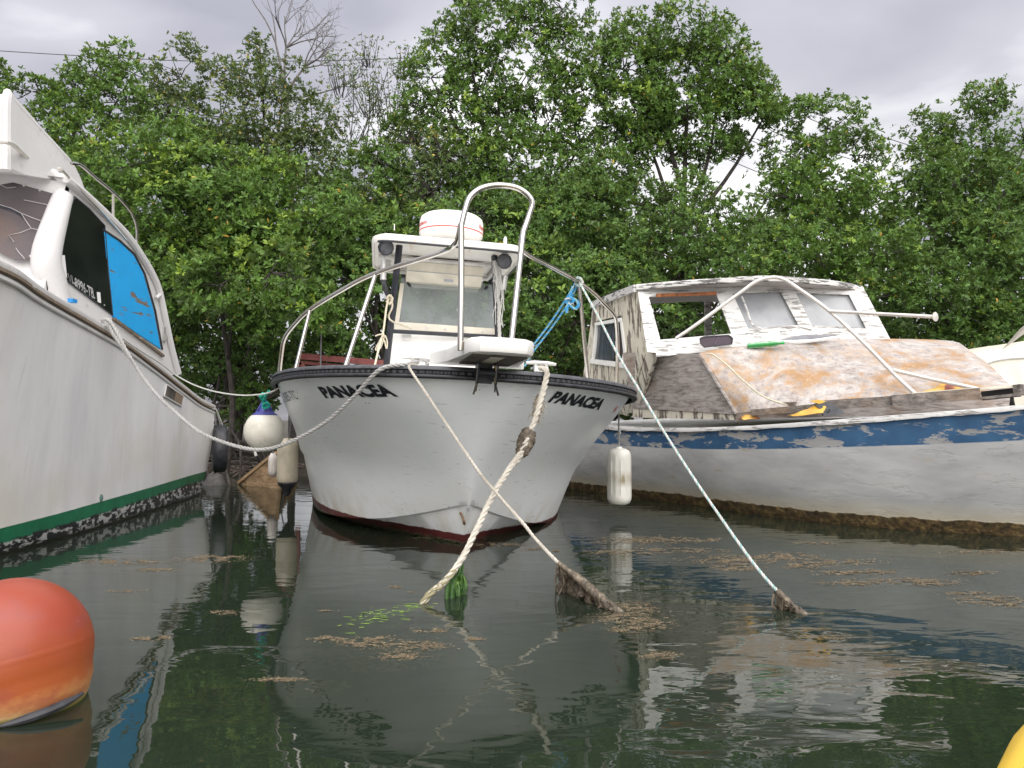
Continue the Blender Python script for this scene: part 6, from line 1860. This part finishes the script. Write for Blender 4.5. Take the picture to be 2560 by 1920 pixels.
    oc = om.ramp(om.step(zz2, 0.0, 0.40), [(0.03, (0.46, 0.33, 0.16)), (0.11, (0.40, 0.19, 0.065)), (0.22, (0.31, 0.070, 0.014)), (0.62, (0.25, 0.034, 0.009)), (0.9, (0.27, 0.046, 0.020))])
    oc = om.mix(om.math('MULTIPLY', om.step(n, 0.52, 0.66), 0.6), oc, (0.23, 0.045, 0.035))
    scr = om.noise(om.co('Object', (4, 4, 60), rot=(.2, .1, 0)), 2.4, 6, .7)
    oc = om.mix(om.math('MULTIPLY', om.step(scr, 0.66, 0.72), 0.5), oc, (0.50, 0.26, 0.16))
    oc = om.mix(om.math('MULTIPLY', om.step(f, 0.70, 0.74), 0.6), oc, (0.62, 0.42, 0.30))
    oc = om.mix(om.step(om.math('ADD', zz, om.math('MULTIPLY', n, .02)), 0.030, 0.018), oc, (0.16, 0.15, 0.03))
    orange = om.finish(oc, om.math('ADD', om.math('MULTIPLY', n, 0.3), 0.27), 0, om.bump(n, 0.06, 0.01))
    r = .222
    m = MB()
    th = np.linspace(np.pi / 2, -np.pi / 2 * .22, 22)
    prof = [(max(0.0, r * math.cos(a)), r * math.sin(a)) for a in th]
    rb, hb = prof[-1]
    prof += [(rb * .985, hb - .04), (rb * .90, hb - .085), (rb * .78, hb - .13), (rb * .62, hb - .19), (.07, hb - .25), (.05, hb - .29), (0, hb - .29)]
    ax = np.array([-.20, .05, 1.0])
    m.lathe(prof, c + [0, 0, 0], 48, ax)
    body = m.build('body', orange, t, angle=60)
    MB().lathe([(r * 1.0005, -.012), (r * 1.003, -.006), (r * 1.003, .0), (r * 1.0, .006)], c, 48, ax).build('seam', orange, body)
    sp_ = [c + np.array([.03 + (.203 + .008 * k) * math.cos(a), -.007 + (.203 + .008 * k) * math.sin(a), -c[2] + .004 + .035 * k]) for k, a in zip(np.linspace(0, 1, 12), np.linspace(R(-72), R(-8), 12))]
    MB().tube(spline(sp_, 24), np.interp(np.linspace(0, 1, 24), [0, .3, .7, 1], [.004, .013, .013, .005]), 8).build('rope_strop', BLACK_RUBBER, t)
fenders()

def tyre():
    c = at(549,1121,9.0)
    t = thing('tyre_fender', 'black car tyre hung as a fender at the stern corner of the left boat', 'tyre', tuple(c))
    G = []
    Rm, ax = .205, np.array([.92, .40, 0]); ax /= np.linalg.norm(ax)
    u = np.array([0, 0, 1.0]); v = np.cross(ax, u)
    pr = [(.155,-.055),(.20,-.074),(.245,-.078),(.272,-.060),(.278,-.03),(.278,.03),(.272,.060),(.245,.078),(.20,.074),(.155,.055),(.17,.02),(.17,-.02)]
    for a in np.linspace(0, 2*np.pi, 40, endpoint=False):
        d = math.cos(a) * u + math.sin(a) * v
        G.append([c + d * r + ax * h for r, h in pr])
    MB().grid(np.array(G), close_u=True, close_v=True).build('carcass', BLACK_RUBBER, t, angle=50)
    cn = at(538,1020,8.9)
    for a, b in (((536,1022), (540,1068)), ((540,1022), (560,1072)), ((542,1026), (552,1066))):
        MB().rope(np.array([at(*a, 8.9), at(*b, 9.0)]), .009).build('lashing', ROPE_GREY, t)
tyre()

# ================================================================ SHORE CLUTTER
def shore_things():
    red = Mat("rusty_red_steel"); n = red.noise(red.co(), 5, 7, 0.7)
    rm = red.finish(red.ramp(n, [(0.3, (0.075, 0.018, 0.016)), (0.55, (0.15, 0.034, 0.030)), (0.75, (0.20, 0.085, 0.06))]), 0.7)
    t = thing('steel_frame', 'dark red steel lattice frame on the shore between the trees, behind the port bow rail', 'frame', tuple(at(850,930,10.9)))
    def B(a, b, w, h, nm, Y=10.9):
        MB().beam(at(*a, Y), at(*b, Y), w, h).build(nm, rm, t, smooth=False)
    B((745,890),(980,910), .06, .085, 'top_beam'); B((745,905),(980,928), .05, .045, 'lower_beam', 10.95)
    B((752,916),(1000,938), .05, .03, 'lower_beam', 11.0)
    for a, b in (((752,905),(775,945)), ((798,905),(798,950)), ((798,910),(775,948)), ((870,915),(850,950)), ((700,960),(752,905))):
        B(a, b, .035, .06, 'brace')
    B((748,950),(748,1085), .06, .06, 'leg'); B((960,940),(960,1085), .06, .06, 'leg')
    co = MB()
    G = []
    a, b = at(760,886,11.0), at(985,905,11.4)
    for i, s in enumerate(np.linspace(0, 1, 60)):
        p = a * (1 - s) + b * s + [0, 0, .02 * math.sin(i * 1.05)]
        G.append([p, p + [0, .7, .02]])
    co.grid(np.array(G)).build('corrugated_sheet', simple('pale_corrugated', (0.42, 0.40, 0.38), 0.6, 0, 0.3), t)
    MB().tube([at(803,820,10.8), at(801,930,10.8)], .012, 6).build('steel_post', simple('grey_steel', (0.16, 0.15, 0.16), 0.5, 0.4), t)
    # half sunk wooden skiff
    wm = plywood_mat("tan_weathered_plywood", (0.17, 0.10, 0.05), (0.34, 0.22, 0.115), (0.46, 0.34, 0.20), (0, R(-25), 0), (3, 3, 12), 2.0, 0.8)
    t = thing('sunken_skiff', 'tan wooden bow of a half sunk skiff lying in the shallows between the two boats', 'boat', tuple(at_z(650,1195)))
    a, b, c, d = at(598,1193,10.2), at(690,1132,9.6), at(700,1196,9.6), at(640,1197,10.0)
    a[2] = .02; c[2] = -.15; d[2] = -.12
    back = np.array([.35, .75, -.12])
    m = MB(); m.prism([a, (a + b) / 2 + [0, -.02, .015], b, c, d], (.02, .06, -.02)); m.build('side_panel', wm, t, smooth=False)
    m = MB(); m.add(np.array([a, b, b + [.25, .35, -.55], a + [.15, .35, -.2]]), [[0, 1, 2, 3]]); m.build('far_panel', wm, t, smooth=False)
    MB().beam(a, b, .05, .04).build('gunwale', wm, t, smooth=False)
    # tangle of prop roots and drift twigs by the shore
    g = np.random.default_rng(77)
    m = MB()
    for k in range(150):
        c = at_z(600 + g.uniform(-95, 110), 1192 + g.uniform(-8, 6)); c[2] = g.uniform(-.05, .12); c[1] += g.uniform(.1, 1.2)
        a = g.uniform(0, np.pi); Lg = g.uniform(.25, .8)
        d = np.array([math.cos(a), .3 * g.normal(), .45 * math.sin(a) * g.uniform(.1, 1)]) * Lg
        m.tube(spline([c, c + d * .5 + [0, 0, .12 * g.uniform()], c + d], 5), np.linspace(.011, .005, 5), 4, False)
    o = m.build('driftwood_twigs', simple('drift_twigs', (0.19, 0.15, 0.13), 0.9, 0, 0.4, 20)); stuff(o)
    o['label'] = 'tangle of grey brown twigs and roots at the water edge under the mangroves'
    p = thing('post', 'leaning grey pole standing in the shallows beside the tyre', 'pole', tuple(at_z(578,1210)))
    MB().tube(spline([at(562,1170,10.2), at(570,1195,10.1), at_z(580,1215) + [0, 0, -.2]], 10), .020, 7).build('shaft', BARK, p)
    r = thing('rock', 'pale rock breaking the surface near the stern of the left boat', 'rock', tuple(at_z(535,1215)))
    mm = MB()
    th = np.linspace(0, 2*np.pi, 10, endpoint=False)
    c = at_z(536,1212)
    mm.grid(np.array([[c + np.array([.14 * k * math.cos(a) * g.uniform(.8, 1.2), .12 * k * math.sin(a), h * g.uniform(.7, 1.2)]) for a in th] for k, h in ((1.2, -.05), (1.0, .03), (.6, .12), (.1, .15))]), close_v=True).build('stone', simple('wet_stone', (0.07, 0.066, 0.062), 0.7, 0, 0.4), r)
    # power lines
    wire = simple('black_cable', (0.06, 0.06, 0.065), 0.6)
    k = 0
    for lab, pts, Y in (('upper left power line', [(-200,110),(14,128),(384,149),(565,153),(836,151),(1150,140)], 24), ('left lower power line', [(300,228),(384,236),(700,240)], 24),
                        ('right power line running down behind the notched mangrove', [(1880,215),(1945,250),(2238,352),(2600,460)], 24), ('middle right power line', [(1840,270),(1903,311),(1990,353),(2260,440)], 24),
                        ('lowest right power line in the gap of sky', [(1740,366),(1784,383),(1877,423),(1960,455)], 24), ('short right power line by the round crowned mangrove', [(1830,330),(1869,347),(1960,388)], 24)):
        m = MB().tube(spline([at(px, py, Y) for px, py in pts], 40), .013, 5, False)
        tag(m.build('power_line', wire), 'thin dark ' + lab + (' against the sky' if 'sky' not in lab else ''), 'cable', 'power lines')
shore_things()

# ================================================================ FLOATING WEED, KAYAK
def floating_weed():
    g = np.random.default_rng(31)
    V, F = [], []
    m = MB()
    rafts = [(1590,1352,110,10),(1700,1350,60,6),(1765,1350,35,4),(1560,1380,90,8),(1700,1376,110,6),(1830,1400,100,12),(1960,1392,80,10),(1840,1420,60,8),(2010,1415,55,7),(2080,1405,110,8),(2110,1432,70,6),(2190,1430,50,6),
             (2150,1457,90,8),(2290,1452,90,7),(2330,1460,70,5),(2430,1433,60,6),(2410,1484,60,5),(2470,1500,90,10),(2540,1512,60,8),(2040,1358,50,4),(2450,1380,80,4),
             (1590,1520,55,14),(1560,1545,70,16),(1625,1560,55,14),(1575,1575,50,8),(1650,1640,45,10),
             (820,1598,45,7),(910,1610,60,10),(940,1598,40,7),(1035,1615,80,12),(1000,1640,60,10),(1075,1577,42,5),(1185,1598,30,4),(990,1468,18,3),(1030,1482,12,2),
             (530,1398,70,7),(560,1392,50,4),(560,1532,32,5),(365,1598,34,5),(405,1594,24,4),(300,1405,110,6),(380,1425,60,4),(310,1478,40,3),(815,1528,16,2),(1330,1372,26,4),(1390,1378,8,2),(1100,1345,60,3),(1250,1362,60,4),(700,1700,60,5),(2090,1594,30,5)]
    for (px, py, rx, ry) in rafts:
        n = int(rx * ry * 2.3 + 120)
        for k in range(n):
            a = g.uniform(0, 2*np.pi); q = math.sqrt(g.uniform()) * (1 + .35 * g.normal())
            x, y = px + rx * q * math.cos(a), py + ry * q * math.sin(a)
            if mnoise.noise(Vector((x * .035, y * .22, 3))) < -.10:
                continue
            c = at_z(x, max(y, 1075), 0); s = c[1] / FPX
            c[2] = g.uniform(.0006, .003)
            if g.uniform() < .72:
                Lg = g.uniform(1.0, 3.2) * s * (1.3 if py < 1450 else 1); w = Lg * g.uniform(.3, .7); an = g.uniform(0, np.pi)
            else:
                Lg = g.uniform(4, 11) * s; w = Lg * g.uniform(.07, .16); an = g.normal() * .5
            d = np.array([math.cos(an), math.sin(an) * 1.6, 0]); nn = np.array([-d[1], d[0], 0])
            tilt = g.normal() * .10 * Lg
            m.add(np.array([c - d * Lg / 2, c + nn * w / 2 + [0, 0, .001], c + d * Lg / 2 + [0, 0, abs(tilt) * .5], c - nn * w / 2]), [[0, 1, 2, 3]])
    wm = Mat("drying_sargassum")
    rnd = wm.node('ShaderNodeNewGeometry').outputs['Random Per Island']
    mat = wm.finish(wm.ramp(rnd, [(0, (0.045, 0.036, 0.020)), (0.5, (0.110, 0.080, 0.044)), (0.85, (0.19, 0.140, 0.078)), (1, (0.31, 0.245, 0.145))]), 0.7)
    o = stuff(m.build('floating_weed', mat, smooth=False)); o['label'] = 'rafts of brown drying weed floating on the dark water'
    # drowned weed banks just under the surface
    b = MB()
    for (px, py, rx, ry, n) in [(1040,1570,170,50,420),(900,1640,200,40,380),(1650,1590,150,60,420),(2090,1620,150,50,420),(2280,1700,200,60,420),(560,1760,170,50,380),(760,1720,120,25,200),(2130,1545,90,18,160)]:
        for k in range(n):
            a = g.uniform(0, 2*np.pi); q = math.sqrt(g.uniform())
            z = -g.uniform(.012, .12)
            c = at_z(px + rx * q * math.cos(a), py + ry * q * math.sin(a), z)
            Lg = g.uniform(.02, .07); an = g.uniform(0, np.pi); d = np.array([math.cos(an), math.sin(an), .2 * g.normal()]) * Lg; nn = np.array([-d[1], d[0], 0]) * g.uniform(.2, .5)
            b.add(np.array([c - d / 2, c + nn / 2, c + d / 2, c - nn / 2]), [[0, 1, 2, 3]])
    sm = Mat("drowned_weed"); rnd = sm.node('ShaderNodeNewGeometry').outputs['Random Per Island']
    o = stuff(b.build('drowned_weed', sm.finish(sm.ramp(rnd, [(0, (0.12, 0.10, 0.03)), (0.5, (0.26, 0.19, 0.08)), (1, (0.36, 0.25, 0.14))]), 0.8), smooth=False)); o['label'] = 'banks of brown and green weed under the surface'
floating_weed()

def kayak():
    t = thing('kayak', 'bright yellow edge of a kayak at the bottom right corner', 'kayak', (1.3, 1.0, 0))
    ym = simple('yellow_polyethylene', (0.80, 0.52, 0.04), 0.35, 0, 0.06, 6, 0.02)
    st = []
    d = np.array([.595, .804, 0]); rt = np.array([.804, -.595, 0])
    tip = np.array([1.575, 1.79, 0])
    for s, w, zk, zt in ((0, .015, .24, .40), (.06, .07, .15, .39), (.2, .15, .06, .38), (.45, .25, .0, .37), (.8, .315, -.04, .36), (1.3, .35, -.06, .36), (2.2, .37, -.06, .36)):
        c = tip - d * s
        ring = []
        for a in np.linspace(0, 2*np.pi, 24, endpoint=False):
            x = math.copysign(abs(math.cos(a)) ** .7, math.cos(a)) * w
            zz = zt - .06 + .06 * math.sin(a) if math.sin(a) >= 0 else zt - .06 + (zt - .06 - zk) * math.sin(a)
            ring.append(c + rt * x + [0, 0, zz])
        st.append(ring)
    st = np.array(st)
    MB().grid(st, close_v=True).build('hull', ym, t, angle=60)
kayak()
